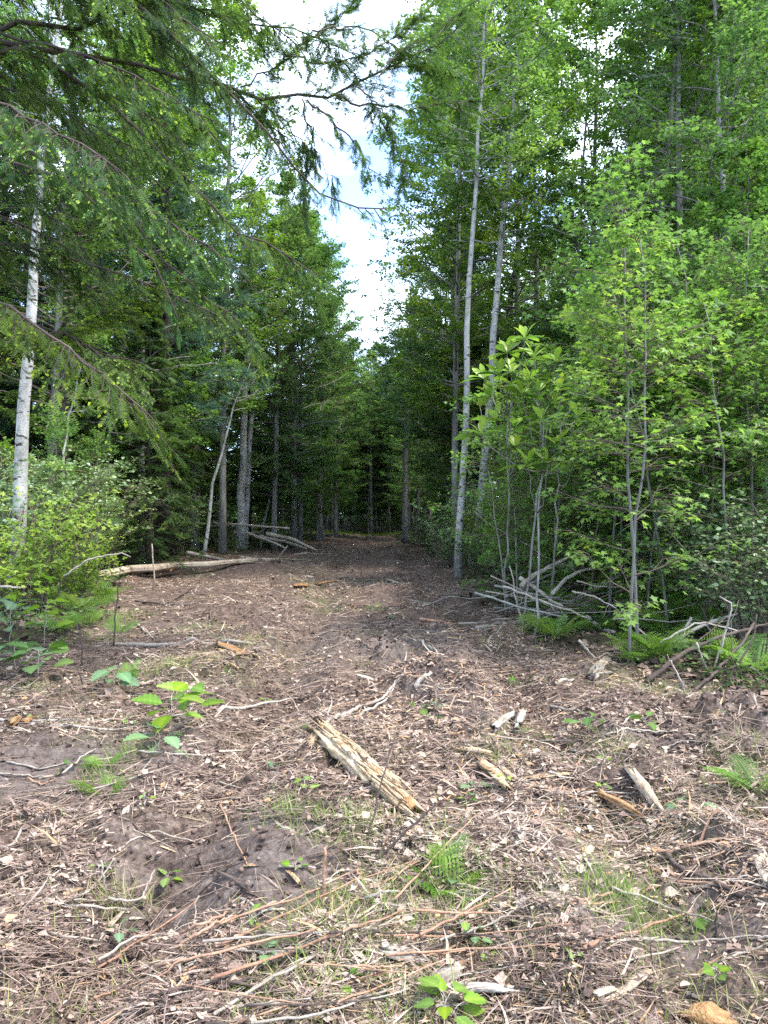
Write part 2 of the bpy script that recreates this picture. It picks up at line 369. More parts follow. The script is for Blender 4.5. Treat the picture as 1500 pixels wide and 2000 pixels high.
def ell(x, y, x0, y0, sx, sy): return np.exp(-(((x - x0) / sx) ** 2 + ((y - y0) / sy) ** 2))
def bare_f(x, y):
    b = 1.1 * ell(x, y, -.55, 3.35, .6, .7) + .9 * ell(x, y, 0, 7.9, .35, .35) + .8 * ell(x, y, .75, 7.6, .5, .5) + .8 * ell(x, y, .5, 6.2, .5, .35) + .7 * ell(x, y, 1.9, 5.0, .35, .3) + .9 * ell(x, y, -2.1, 4.5, 1.1, .7) + .6 * ell(x, y, .95, 3.0, .45, .6) + .8 * ell(x, y, -.1, 8.6, .9, .9) + .6 * ell(x, y, 2.6, 5.3, .8, .5) + .5 * ell(x, y, -.9, 6.4, .5, 1.2)
    return np.clip(b + .9 * (fbm(x * 1.4 + 5, y * 1.4, 3) - .12), 0, 1)
def moss_f(x, y):
    g = fbm(x * .8 + 30, y * .8 + 11, 3)
    return np.clip(smooth(.12, .42, g) + .7 * ell(x, y, .2, 2.8, .8, .4) + .8 * ell(x, y, 2.7, 4.3, .5, .6) + .7 * ell(x, y, -1.35, 8, .7, .6) + .5 * ell(x, y, -2.4, 7, .8, 1.2), 0, 1)
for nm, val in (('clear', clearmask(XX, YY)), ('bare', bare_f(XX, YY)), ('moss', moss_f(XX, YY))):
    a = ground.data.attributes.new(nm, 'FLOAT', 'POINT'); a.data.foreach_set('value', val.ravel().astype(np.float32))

# ------------------------------------------------------------------ tree makers
def lerp_path(P, t):
    """P (k,3), t (n,) in 0..1 -> (n,3)"""
    k = len(P) - 1; u = np.clip(t, 0, .9999) * k; i = u.astype(int); f = (u - i)[:, None]
    return P[i] * (1 - f) + P[i + 1] * f
def rotz(v, a):
    c, s = np.cos(a), np.sin(a); return np.stack([v[:, 0] * c - v[:, 1] * s, v[:, 0] * s + v[:, 1] * c, v[:, 2]], -1)

def broadleaf(r, H, r0, z0, W, nb, ntw, nlf, ls, elev=(.1, .9), lean=(0, 0), path=None, tmpl=LEAF2, prof=None, tint0=.5, flat=.55, bark=None, leafm=None, wig=.12, sides=8, curve=.12):
    if path is None:
        k = 12; t = np.linspace(0, 1, k); w = np.cumsum(r.normal(size=(k, 2)) * wig * .5, 0) * t[:, None]
        path = np.stack([lean[0] * t ** 1.3 * H + w[:, 0], lean[1] * t ** 1.3 * H + w[:, 1], t * H], -1)
    path = np.asarray(path, float); t = np.linspace(0, 1, len(path))
    H = path[-1, 2]
    tr = MB(); rad = r0 * (1 - t) ** .8 * .92 + .006; rad[0] *= 1.3
    tubes(tr, path, rad, sides, rough=.06)
    # branches
    tb = z0 / H + (1 - z0 / H) * np.sort(r.random(nb)) ** .9
    if prof is None: prof = lambda u: np.sin(np.clip(u * .9 + .12, 0, 1) * PI) ** .7
    u0 = (tb - z0 / H) / (1 - z0 / H)
    Lb = W * prof(u0) * r.uniform(.55, 1.15, nb) + .15
    az = np.arange(nb) * 2.4 + r.normal(size=nb) * .5
    el = elev[0] + (elev[1] - elev[0]) * u0 + r.normal(size=nb) * .15
    S = lerp_path(path, tb)
    D = np.stack([np.cos(az) * np.cos(el), np.sin(az) * np.cos(el), np.sin(el)], -1)
    kb = 6; uu = np.linspace(0, 1, kb)
    PB = S[:, None] + D[:, None] * (uu[None, :, None] * Lb[:, None, None])
    PB[..., 2] += (curve * uu ** 2)[None] * Lb[:, None]
    PB += r.normal(size=PB.shape) * .05 * Lb[:, None, None] * uu[None, :, None]
    rb = np.clip(np.interp(tb, t, rad) * .42, .004, .06)
    br = MB(); tubes(br, PB, rb[:, None] * (1 - .85 * uu)[None] + .0015, 4, cap=False)
    # twigs
    n = nb * ntw; ib = np.repeat(np.arange(nb), ntw); ut = r.uniform(.22, 1, n)
    k_ = (ut * (kb - 1)).astype(int).clip(0, kb - 2); f_ = (ut * (kb - 1) - k_)[:, None]
    TS = PB[ib, k_] * (1 - f_) + PB[ib, k_ + 1] * f_
    Lt = (.42 * Lb[ib] * (1.15 - ut) + .16) * r.uniform(.6, 1.2, n)
    TD = rotz(D[ib], np.where(r.random(n) < .5, 1, -1) * r.uniform(.4, 1.15, n)); TD[:, 2] = TD[:, 2] * .5 + r.normal(size=n) * .22
    TD = unit(TD); u3 = np.linspace(0, 1, 3)
    PT = TS[:, None] + TD[:, None] * (u3[None, :, None] * Lt[:, None, None]); PT[:, 1] += r.normal(size=(n, 3)) * .04 * Lt[:, None]; PT[:, 2, 2] -= .06 * Lt
    tubes(br, PT, np.repeat(np.array([[.0042, .003, .0015]]), n, 0) * (ls / .08) ** .5, 3, cap=False)
    # leaves
    m = n * nlf; it = np.repeat(np.arange(n), nlf); v = r.uniform(.1, 1.05, m)
    LP = PT[it, 0] + (PT[it, 2] - PT[it, 0]) * v[:, None]
    side = np.where(r.random(m) < .5, 1, -1) * r.uniform(.3, 1.6, m)
    LD = rotz(TD[it], side); LD[:, 2] = LD[:, 2] * .4 - .15 + r.normal(size=m) * .3; LD = unit(LD)
    LP = LP + LD * (ls * .35) + r.normal(size=(m, 3)) * ls * .35
    up = unit(np.array([0, 0, 1.]) + r.normal(size=(m, 3)) * flat)
    X, Y_, Z = frames(LD, up)
    sz = ls * r.uniform(.6, 1.2, m)
    bt = r.normal(size=nb) * .12
    tint = np.clip(tint0 + bt[ib][it] + r.normal(size=m) * .13 + .12 * (u0[ib][it] - .5), 0, 1)
    lf = MB(); scatter(lf, tmpl[0], tmpl[1], LP, X, Y_, Z, sz, tint)
    return tr, br, lf

def conifer(r, H, r0, z0, W, nwh, per, nsp, ss, tmpl, droop=.25, tint0=.4, tips=0, lean=(0, 0), dead=8, elev=0.0, path=None):
    k = 10; t = np.linspace(0, 1, k)
    if path is None: path = np.stack([lean[0] * t * H + r.normal(size=k) * .03, lean[1] * t * H + r.normal(size=k) * .03, t * H], -1)
    tr = MB(); rad = r0 * (1 - t) ** .85 * .95 + .01; rad[0] *= 1.25; tubes(tr, path, rad, 9, rough=.12)
    nb = nwh * per; tb = np.repeat(z0 / H + (1 - z0 / H) * np.linspace(0, .985, nwh), per) + r.normal(size=nb) * .008
    u0 = np.clip((tb - z0 / H) / (1 - z0 / H), 0, 1)
    Lb = (W * (1 - u0) ** .75 * (.75 + .25 * np.minimum(u0 * 6, 1)) + .2) * r.uniform(.65, 1.15, nb)
    az = np.arange(nb) * 2 * PI / per + np.repeat(r.random(nwh) * 6, per) + r.normal(size=nb) * .25
    el = elev + .5 * u0 + r.normal(size=nb) * .12
    S = lerp_path(path, tb); D = np.stack([np.cos(az) * np.cos(el), np.sin(az) * np.cos(el), np.sin(el)], -1)
    kb = 6; uu = np.linspace(0, 1, kb); PB = S[:, None] + D[:, None] * (uu[None, :, None] * Lb[:, None, None])
    PB[..., 2] -= (droop * uu ** 2)[None] * Lb[:, None]; PB += r.normal(size=PB.shape) * .03 * Lb[:, None, None] * uu[None, :, None]
    rb = np.clip(np.interp(tb, t, rad) * .3, .004, .04)
    br = MB(); tubes(br, PB, rb[:, None] * (1 - .85 * uu)[None] + .0015, 4, cap=False)
    if dead:
        zd = r.uniform(.08, 1, dead) * z0 / H; Ld = r.uniform(.4, 1.6, dead); ad = r.random(dead) * 6.3
        Dd = np.stack([np.cos(ad), np.sin(ad), r.uniform(-.3, .3, dead)], -1)
        PD = lerp_path(path, zd)[:, None] + Dd[:, None] * (uu[None, :, None] * Ld[:, None, None]); PD += r.normal(size=PD.shape) * .07 * uu[None, :, None]
        tubes(br, PD, np.full((dead, 1), .014) * (1 - .8 * uu)[None], 4, cap=False)
    ntw = 9; n = nb * ntw; ib = np.repeat(np.arange(nb), ntw); ut = r.uniform(.15, 1, n)
    k_ = (ut * (kb - 1)).astype(int).clip(0, kb - 2); f_ = (ut * (kb - 1) - k_)[:, None]
    TS = PB[ib, k_] * (1 - f_) + PB[ib, k_ + 1] * f_
    Lt = (.4 * Lb[ib] * (1.12 - ut) + .12) * r.uniform(.6, 1.2, n)
    TD = rotz(D[ib], np.where(np.arange(n) % 2, 1, -1) * r.uniform(.5, 1.1, n)); TD[:, 2] = -.12 - droop * .8 * ut + r.normal(size=n) * .12; TD = unit(TD)
    m = n * nsp; it = np.repeat(np.arange(n), nsp); v = r.uniform(0.05, 1, m)
    LP = TS[it] + TD[it] * (Lt[it] * v)[:, None]
    LD = rotz(TD[it], r.choice([-1, 1], m) * r.uniform(.1, 1.1, m)); LD[:, 2] += -.1 * droop * 4 + r.normal(size=m) * .15; LD = unit(LD)
    X, Y_, Z = frames(LD, unit(np.array([0, 0, 1.]) + r.normal(size=(m, 3)) * .35))
    tint = np.clip(tint0 + (r.normal(size=nb) * .1)[ib][it] + r.normal(size=m) * .1, 0, .77)
    lf = MB(); scatter(lf, tmpl[0], tmpl[1], LP, X, Y_, Z, ss * r.uniform(.6, 1.2, m), tint)
    if tips:
        sel = r.random(m) < tips
        e = LP[sel] + LD[sel] * ss * .8
        scatter(lf, TIP[0], TIP[1], e, X[sel], Y_[sel], Z[sel], r.uniform(.03, .06, sel.sum()), np.clip(r.uniform(.8, 1, sel.sum()), .82, 1))
    return tr, br, lf

def proto(name, cat, trio, bark, leafm, twig=None):
    tr, br, lf = trio
    return Proto(name, cat, [('trunk', tr.mesh('trunk', bark, True), None), ('limb_network', br.mesh('limb_network', twig or bark, True), 'stuff'), ('crown', lf.mesh('crown', leafm), 'stuff')])
R_ = lambda s: np.random.default_rng(s)

tall = [proto('broadleaf_tree', 'tree', broadleaf(R_(11), 17, .12, 4.0, 2.5, 100, 11, 24, .105, tint0=.58), M['bark_grey'], M['leaf'], M['bark_grey']),
        proto('broadleaf_tree', 'tree', broadleaf(R_(12), 16, .11, 2.5, 3.0, 115, 11, 24, .105, tint0=.52, elev=(0, .8)), M['bark_grey'], M['leaf'], M['bark_grey']),
        proto('broadleaf_tree', 'tree', broadleaf(R_(13), 18, .16, 2.0, 3.4, 115, 12, 24, .115, tint0=.5, elev=(-.1, .7)), M['bark_grey'], M['leaf_dark'], M['bark_brown'])]
mid = [proto('understorey_tree', 'tree', broadleaf(R_(21), 9, .05, 1.2, 1.9, 70, 9, 20, .1, tint0=.55, wig=.2, elev=(-.1, .8)), M['bark_grey'], M['leaf'], M['bark_brown']),
       proto('understorey_tree', 'tree', broadleaf(R_(22), 8, .045, .5, 2.1, 70, 9, 20, .105, tint0=.45, wig=.25, elev=(-.1, .5)), M['bark_brown'], M['leaf_dark'], M['bark_brown'])]
sap = [proto('maple_sapling', 'sapling', broadleaf(R_(31), 4.6, .014, .6, 1.0, 34, 6, 9, .115, tmpl=MAPLES, tint0=.55, wig=.12, flat=.4, elev=(0, .7), sides=6), M['bark_grey'], M['leaf'], M['bark_brown']),
       proto('maple_sapling', 'sapling', broadleaf(R_(32), 3.8, .011, .4, 1.0, 32, 6, 9, .12, tmpl=MAPLES, tint0=.7, wig=.15, flat=.4, elev=(0, .6), sides=6), M['bark_brown'], M['leaf'], M['bark_brown']),
       proto('maple_sapling', 'sapling', broadleaf(R_(33), 5.6, .017, 1.4, .9, 40, 6, 9, .105, tmpl=MAPLES, tint0=.45, wig=.12, flat=.45, elev=(.1, .8), sides=6), M['bark_grey'], M['leaf'], M['bark_brown'])]
hem = [proto('hemlock_tree', 'tree', conifer(R_(41), 16, .17, 2.2, 3.2, 34, 6, 9, .29, SPRAY[0], tint0=.4, tips=.12, droop=.35), M['bark_dark'], M['needle']),
       proto('hemlock_tree', 'tree', conifer(R_(42), 12, .12, 1.2, 2.6, 30, 6, 9, .27, SPRAY[1], tint0=.5, tips=.2, droop=.35), M['bark_dark'], M['needle'])]
pine = [proto('white_pine', 'tree', conifer(R_(43), 18, .2, 4.0, 3.0, 26, 6, 10, .27, TUFT, tint0=.4, droop=.05, elev=.15, dead=20), M['bark_dark'], M['pine'])]
pole = [proto('bare_pole_tree', 'tree', broadleaf(R_(51), 14, .05, 5, 1.5, 50, 7, 12, .15, tint0=.35, wig=.25, sides=6), M['bark_grey'], M['leaf_dark'], M['bark_brown']),
        proto('bare_pole_tree', 'tree', broadleaf(R_(52), 12.5, .035, 4, 1.4, 50, 7, 12, .15, tint0=.4, wig=.35, sides=6), M['bark_brown'], M['leaf_dark'], M['bark_brown'])]

def shrub_mb(r, H, W, ns, ntw, nlf, ls, tmpl, tint0, flat=.6):
    az = r.random(ns) * 2 * PI; sp = r.uniform(.1, 1, ns) ** .6 * W; hh = H * r.uniform(.55, 1, ns) * (1 - .25 * sp / W)
    k = 6; u = np.linspace(0, 1, k)
    P = np.zeros((ns, k, 3)); P[..., 0] = (np.cos(az) * sp)[:, None] * u ** 1.3 + (r.normal(size=ns) * .08)[:, None]; P[..., 1] = (np.sin(az) * sp)[:, None] * u ** 1.3 + (r.normal(size=ns) * .08)[:, None]
    P[..., 2] = hh[:, None] * (u ** .85); P[:, 1:] += r.normal(size=(ns, k - 1, 3)) * .05 * H * .4
    st = MB(); tubes(st, P, (.006 * H ** .5 + .003) * (1 - .75 * u)[None] * r.uniform(.7, 1.3, (ns, 1)), 4, cap=False)
    n = ns * ntw; ib = np.repeat(np.arange(ns), ntw); ut = r.uniform(.2, 1, n); k_ = (ut * (k - 1)).astype(int).clip(0, k - 2); f_ = (ut * (k - 1) - k_)[:, None]
    TS = P[ib, k_] * (1 - f_) + P[ib, k_ + 1] * f_; a = r.random(n) * 6.3; TD = unit(np.stack([np.cos(a), np.sin(a), r.uniform(-.1, .8, n)], -1)); Lt = r.uniform(.15, .42, n) * H ** .4
    PT = TS[:, None] + TD[:, None] * (np.linspace(0, 1, 3)[None, :, None] * Lt[:, None, None])
    tubes(st, PT, np.repeat(np.array([[.003, .002, .001]]), n, 0), 3, cap=False)
    m = n * nlf; it = np.repeat(np.arange(n), nlf); v = r.uniform(.15, 1.05, m); LP = PT[it, 0] + (PT[it, 2] - PT[it, 0]) * v[:, None]
    LD = unit(rotz(TD[it], r.uniform(-1.5, 1.5, m)) * [1, 1, .4] + r.normal(size=(m, 3)) * .25); X, Y_, Z = frames(LD, unit(np.array([0, 0, 1.]) + r.normal(size=(m, 3)) * flat))
    tint = np.clip(tint0 + (r.normal(size=ns) * .12)[ib][it] + r.normal(size=m) * .14, 0, 1)
    lf = MB(); scatter(lf, tmpl[0], tmpl[1], LP + LD * ls * .3, X, Y_, Z, ls * r.uniform(.6, 1.2, m), tint)
    return st, lf
def sproto(name, cat, duo, bark, leafm):
    return Proto(name, cat, [('stem', duo[0].mesh('stem', bark, True), 'stuff'), ('foliage', duo[1].mesh('foliage', leafm), 'stuff')])
shr = {'cool': sproto('leafy_shrub', 'shrub', shrub_mb(R_(61), 2.5, 1.2, 20, 18, 10, .065, LEAFO, .66), M['bark_brown'], M['leaf_cool']),
       'lime': sproto('leafy_shrub', 'shrub', shrub_mb(R_(62), 1.9, .9, 14, 14, 7, .09, MAPLES, .55), M['bark_brown'], M['leaf_lime']),
       'dark': sproto('leafy_shrub', 'shrub', shrub_mb(R_(63), 1.8, 1.1, 16, 14, 9, .06, LEAFO, .45), M['bark_brown'], M['leaf_dark']),
       'low': sproto('low_bush', 'shrub', shrub_mb(R_(64), .8, .6, 14, 10, 7, .05, LEAFO, .5), M['bark_brown'], M['leaf'])}

# ------------------------------------------------------------------ trees that can be told apart
def ground_at(px, d):
    x = (px - 750) / F * d; return x, d, gz(x, d)
def hero(name, pts, d, r0, label, bark, leafm, seed, nb=26, z0f=.35, W=1.5, ls=.085, twig=None, extra=3.0, nlf=18, ntw=8, tint=.55, group=None, dd=0.0, cat='tree', elev=(.1, .9), tmpl=LEAF2):
    """tree whose trunk follows points seen in the photograph at distance d"""
    P = np.array([Q(px, py, d + dd * i / max(len(pts) - 1, 1)) for i, (px, py) in enumerate(pts)])
    x, y = P[0, 0], P[0, 1]; g = gz(x, y); P[0, 2] = g - .05
    if extra: P = np.vstack([P, P[-1] + (P[-1] - P[-2]) / np.linalg.norm(P[-1] - P[-2]) * extra])
    k = 14; s = np.r_[0, np.cumsum(np.linalg.norm(np.diff(P, axis=0), axis=1))]; u = np.linspace(0, s[-1], k)
    P = np.stack([np.interp(u, s, P[:, i]) for i in range(3)], -1)
    P[1:-1] += R_(seed).normal(size=(k - 2, 3)) * .02
    base = P[0].copy(); P = P - base
    H = P[-1, 2]
    tr, br, lf = broadleaf(R_(seed), H, r0, H * z0f, W, nb, ntw, nlf, ls, path=P, tint0=tint, sides=12, elev=elev, tmpl=tmpl)
    o = thing(name, label, cat, tuple(base), group=group)
    tr.build('trunk', bark, o, True)
    b = br.build('limb_network', twig or bark, o, True); b['kind'] = 'stuff'
    l = lf.build('crown', leafm, o); l['kind'] = 'stuff'
    return o
BP, BG, BD, BB = M['bark_pale'], M['bark_grey'], M['bark_dark'], M['bark_brown']
hero('pale_trunk_tree', [(895, 1128), (899, 1000), (907, 850), (914, 650), (925, 430), (934, 280), (940, 180)], 18.3, .1, 'straight pale grey trunk at the right edge of the cleared strip, nearer of the pair', BP, M['leaf'], 101, z0f=.6, nb=84, W=2.7, ls=.11, extra=4, nlf=22)
hero('pale_trunk_tree', [(922, 1098), (938, 1010), (950, 880), (960, 700), (975, 500), (992, 320), (1004, 200)], 20.3, .135, 'pale spotted trunk with a bowed foot just behind the straight pale trunk', BP, M['leaf'], 102, z0f=.5, nb=84, W=3.0, ls=.12, extra=4, nlf=22)
hero('forked_grey_tree', [(985, 1060), (985, 800), (992, 600), (1015, 480), (1040, 330)], 30, .2, 'thick grey tree leaning right behind the two pale trunks', BG, M['leaf'], 103, z0f=.4, nb=60, W=3.2, extra=4, twig=BG, ls=.1)
hero('grey_tree', [(905, 1060), (902, 700), (896, 500), (890, 420), (880, 340)], 31, .2, 'dark grey tree hidden behind the straight pale trunk', BG, M['leaf_dark'], 104, z0f=.35, nb=60, W=3.0, extra=3.5, ls=.1)
hero('thin_grey_tree', [(1118, 1100), (1125, 800), (1130, 520), (1142, 300), (1150, 150)], 21, .075, 'thin grey stem rising above the big-leaved magnolia', BG, M['leaf'], 105, z0f=.4, nb=44, W=1.8)
hero('thin_grey_tree', [(1250, 1120), (1264, 710), (1288, 480), (1308, 250), (1322, 60)], 15.5, .075, 'slender grey stem climbing through the middle of the leafy right side', BG, M['leaf'], 106, z0f=.35, nb=50, W=1.7)
hero('thin_grey_tree', [(1348, 1100), (1346, 700), (1352, 560), (1372, 330), (1380, 240)], 17.5, .08, 'slender grey stem just right of the one through the middle of the leafy side', BG, M['leaf'], 107, z0f=.4, nb=44, W=1.7)
hero('thin_grey_tree', [(1365, 1080), (1378, 640), (1392, 500), (1408, 350), (1415, 200)], 20, .08, 'thin stem second from the right edge, with sky behind its top', BG, M['leaf'], 108, z0f=.4, nb=44, W=1.8)
hero('thin_grey_tree', [(1478, 1100), (1478, 700), (1482, 520), (1488, 380)], 16, .07, 'thin stem hard against the right edge of the photograph', BG, M['leaf'], 109, z0f=.3, nb=40, W=1.5)
hero('far_trunk_tree', [(790, 1058), (791, 930), (794, 830), (797, 700), (801, 600)], 39.5, .17, 'brown grey trunk standing at the right end of the cleared strip', BG, M['leaf_dark'], 110, z0f=.45, nb=50, W=2.2, extra=2.5, ls=.12)
hero('far_trunk_tree', [(810, 1052), (815, 980), (819, 880), (820, 780)], 44, .1, 'thinner trunk beside the brown grey one at the end of the strip', BG, M['leaf_dark'], 111, z0f=.6, nb=34, W=1.8, extra=2, ls=.12)
hero('lone_thin_tree', [(631, 1056), (626, 1010), (628, 900), (630, 780), (632, 640)], 41, .12, 'lone thin pale tree at the left of the far end of the strip', BG, M['leaf_dark'], 112, z0f=.62, nb=40, W=2.0, extra=1.5, ls=.12)
hero('grey_tree', [(470, 1022), (473, 900), (479, 750), (484, 600), (485, 430)], 30, .2, 'stout pale grey trunk of the twin pair left of the strip', BP, M['leaf'], 113, z0f=.55, nb=40, W=2.2, extra=1.5, ls=.1)
hero('grey_tree', [(478, 1022), (486, 900), (495, 750), (500, 600), (503, 450)], 30.6, .13, 'slimmer pale grey trunk of the twin pair left of the strip', BP, M['leaf'], 114, z0f=.6, nb=36, W=2.0, extra=1.5, ls=.1)
hero('leaning_sapling', [(396, 1014), (418, 940), (440, 860), (455, 800), (468, 765)], 24, .07, 'bare pale sapling leaning right at the left edge of the strip', BP, M['leaf'], 115, z0f=.75, nb=14, W=1.3, extra=1.0, ls=.08, nlf=12)
hero('crooked_sapling', [(508, 1010), (532, 940), (538, 880), (530, 800), (523, 760)], 32, .06, 'crooked dark thin stem right of the twin pale trunks', BG, M['leaf_dark'], 116, z0f=.8, nb=12, W=1.2, extra=1, ls=.1)
hero('birch_tree', [(28, 990), (42, 840), (55, 700), (64, 560), (76, 400), (92, 230), (102, 150)], 11.6, .125, 'tall white-barked tree leaning at the far left behind the shrubs', BP, M['leaf'], 117, z0f=.72, nb=26, W=1.6, extra=2)
hero('pine_trunk_tree', [(118, 960), (122, 880), (124, 800), (126, 700), (130, 500)], 19, .23, 'thick dark pine trunk behind the pale bushes at left', BD, M['pine'], 118, z0f=.5, nb=30, W=2.0, ls=.1, elev=(0, .3))
hero('leaning_sapling', [(118, 900), (128, 860), (140, 800), (150, 750), (158, 725)], 16, .035, 'thin pale sapling leaning across the thick dark pine trunk', BP, M['leaf'], 119, z0f=.7, nb=10, W=.8, extra=.6)

# near hemlock whose boughs hang into the top left of the view
r = R_(200); SDK = M['stick_dark']
nh = thing('hanging_hemlock', 'hemlock at the left whose dark drooping boughs with lime tips overhang the clearing', 'tree', (-4.7, 6.4, gz(-4.7, 6.4)))
base = np.array([-4.7, 6.4, gz(-4.7, 6.4)])
mb = MB(); zt = np.linspace(0, 14, 14); tp = np.stack([-.3 * zt / 14, .1 * np.sin(zt * .4), zt], -1); tubes(mb, tp, .22 * (1 - zt / 15) + .01, 12, rough=.1); mb.build('trunk', BD, nh, True)
NS = [spray_t(13, 15, nl=.24, nw=.05), spray_t(12, 16, nl=.26, nw=.045)]
def bough(pts, rad, dens=1.0, tips=.1, tl=(.25, .7), tint0=.38, hang=.5, start=.1):
    P = np.asarray(pts, float); s = np.r_[0, np.cumsum(np.linalg.norm(np.diff(P, axis=0), axis=1))]; Lg = s[-1]
    k = 18; u = np.linspace(0, Lg, k); P = np.stack([np.interp(u, s, P[:, i]) for i in range(3)], -1); P[1:-1] += r.normal(size=(k - 2, 3)) * .018
    P -= base
    m1 = MB(); tubes(m1, P, rad * .62 * (1 - .8 * np.linspace(0, 1, k)) + .002, 6, rough=.1)
    D = unit(np.gradient(P, axis=0))
    nt_ = int(Lg * 19 * dens); ut = r.uniform(start, 1, nt_); TS = lerp_path(P, ut); td = unit(lerp_path(D, ut))
    TD = rotz(td, r.choice([-1, 1], nt_) * r.uniform(.4, 1.3, nt_)); TD[:, 2] -= hang * r.uniform(.1, 1.2, nt_); TD = unit(TD)
    Lt = r.uniform(*tl, nt_); kk = 5; uu = np.linspace(0, 1, kk)
    PT = TS[:, None] + TD[:, None] * (uu[None, :, None] * Lt[:, None, None]); PT[..., 2] -= .25 * hang * uu ** 2 * Lt[:, None]; PT[:, 1:] += r.normal(size=(nt_, kk - 1, 3)) * .018
    tubes(m1, PT, .006 * (1 - .8 * uu)[None] * r.uniform(.6, 1.2, (nt_, 1)), 3, cap=False)
    n = nt_ * 14; it = np.repeat(np.arange(nt_), 14); v = r.uniform(.05, 1, n); kx = (v * (kk - 1)).astype(int).clip(0, kk - 2); fx = (v * (kk - 1) - kx)[:, None]
    LP = PT[it, kx] * (1 - fx) + PT[it, kx + 1] * fx
    LD = rotz(TD[it], r.choice([-1, 1], n) * r.uniform(.3, 1.2, n)); LD[:, 2] -= .25 * r.random(n); LD = unit(LD)
    X, Y_, Z = frames(LD, unit(np.array([0, 0, 1.]) + r.normal(size=(n, 3)) * .4))
    sz = r.uniform(.055, .125, n); tint = np.clip(tint0 + .2 + (r.normal(size=nt_) * .1)[it] + r.normal(size=n) * .08, 0, .77)
    m2 = MB(); h = r.random(n) < .5
    for q, T in ((h, NS[0]), (~h, NS[1])): scatter(m2, T[0], T[1], LP[q], X[q], Y_[q], Z[q], sz[q], tint[q])
    sel = r.random(n) < tips * 2.3 * (np.repeat(r.random(nt_), 14) * 2) ** 2 * .75; ns = sel.sum()
    if ns: scatter(m2, TIP[0], TIP[1], (LP + LD * (sz * .8)[:, None])[sel], X[sel], Y_[sel], Z[sel], r.uniform(.018, .042, ns), r.uniform(.83, 1, ns))
    o = m1.build('bough', SDK, nh, True); f = m2.build('foliage', M['needle'], o); f['kind'] = 'stuff'
def qb(l, d0, d1): return [Q(a, b, d0 + (d1 - d0) * i / (len(l) - 1)) for i, (a, b) in enumerate(l)]
tk = lambda z: base + np.array([0, 0, z])
bough([tk(6.3)] + qb([(-60, 90), (0, 62), (70, 50), (130, 50), (230, 30), (300, -20), (400, -90)], 6.2, 6.6), .05, .7, .12, start=.35)
bough([tk(5.8)] + qb([(0, 75), (90, 100), (190, 118), (300, 130), (370, 160), (500, 190), (600, 192), (655, 185), (740, 150), (830, 100), (900, 50)], 6.4, 8), .042, .55, .05, start=.3, tl=(.2, .5))
bough(qb([(655, 186), (710, 203), (800, 211), (880, 205), (920, 200)], 7.4, 7.8), .017, .9, .03, (.15, .4), start=.2)
bough(qb([(600, 195), (650, 235), (690, 275), (725, 325), (755, 352)], 7.2, 7.4), .014, .6, .02, (.12, .3), start=.1)
bough([tk(6.9)] + qb([(150, -40), (260, 5), (310, 50), (370, 110), (430, 160), (520, 250), (570, 320), (620, 380), (680, 400), (755, 408)], 6, 7.2), .035, .6, .05, (.2, .45), start=.3)
bough([tk(5.2)] + qb([(60, 90), (140, 150), (210, 210), (300, 280), (400, 390), (455, 450), (540, 490), (620, 540)], 6.1, 7.0), .035, .8, .08, (.2, .5), start=.3)
bough([tk(4.6)] + qb([(60, 300), (170, 380), (280, 490), (320, 560), (345, 620), (352, 650), (340, 675), (300, 690)], 6.3, 6.7), .03, .25, .02, (.15, .35), start=.3)
bough([tk(4.6)] + qb([(120, 340), (260, 420), (350, 540), (420, 590), (470, 625), (500, 690)], 6.6, 7.4), .028, .35, .04, (.15, .35), start=.3)
bough([tk(2.9)] + qb([(0, 672), (60, 655), (130, 650), (200, 690), (250, 700)], 6.4, 6.8), .02, 1.1, .35, (.2, .5), .45, start=.35)
bough([tk(3.1)] + qb([(20, 640), (100, 655), (160, 640), (215, 600), (290, 580)], 6.6, 7.0), .018, 1.1, .35, (.2, .45), .45, start=.35)
for l_ in ([(470, 170), (550, 120), (620, 70), (680, 20), (720, -30)], [(560, 110), (640, 130), (720, 105), (790, 60), (840, 10)], [(610, 60), (690, 50), (760, 80), (830, 120), (880, 140)], [(740, 150), (780, 95), (850, 70), (905, 20)], [(500, 190), (560, 240), (620, 300), (655, 370)], [(590, 193), (610, 260), (600, 330), (585, 400)], [(700, 170), (740, 215), (775, 280), (790, 340)], [(620, 70), (660, 110), (700, 150), (750, 175)]):
    bough(qb(l_, 7.2, 7.8), .011, 1.0, .04, (.12, .34), .42, .45, .05)
bough([tk(7.2)] + qb([(200, -30), (330, 10), (420, 30), (520, 55), (610, 60), (680, 100)], 6.2, 7.5), .03, .8, .05, (.2, .5), start=.3)
for i in range(32):
    z = 3.3 + 4.8 * ((i * .618) % 1); a = r.uniform(-.75, .75); Lg = r.uniform(2.0, 3.7)
    if i > 20: z = 5.6 + 2.8 * r.random(); Lg = r.uniform(2.6, 4.1); a = r.uniform(-.3, .7)
    P0 = tk(z); u = np.linspace(0, 1, 6)
    dz = r.uniform(-.05, .25)
    pts = [P0 + np.array([math.cos(a) * Lg * t, math.sin(a) * Lg * t, Lg * (dz * t - .38 * t * t)]) for t in u]
    bough(pts, .026, 1.0 if i < 21 else .7, .14 if z > 4.5 else .22, (.25, .6), r.uniform(.26, .5), start=.25)
for i in range(5):     # boughs on the side away from the clearing
    z = 3.5 + i * 1.3; a = PI + r.uniform(-1.2, 1.2); pts = [tk(z) + np.array([math.cos(a) * 2.8 * t, math.sin(a) * 2.8 * t, 2.8 * (.1 * t - .3 * t * t)]) for t in np.linspace(0, 1, 6)]
    bough(pts, .026, .6, .08, (.25, .6), .4)

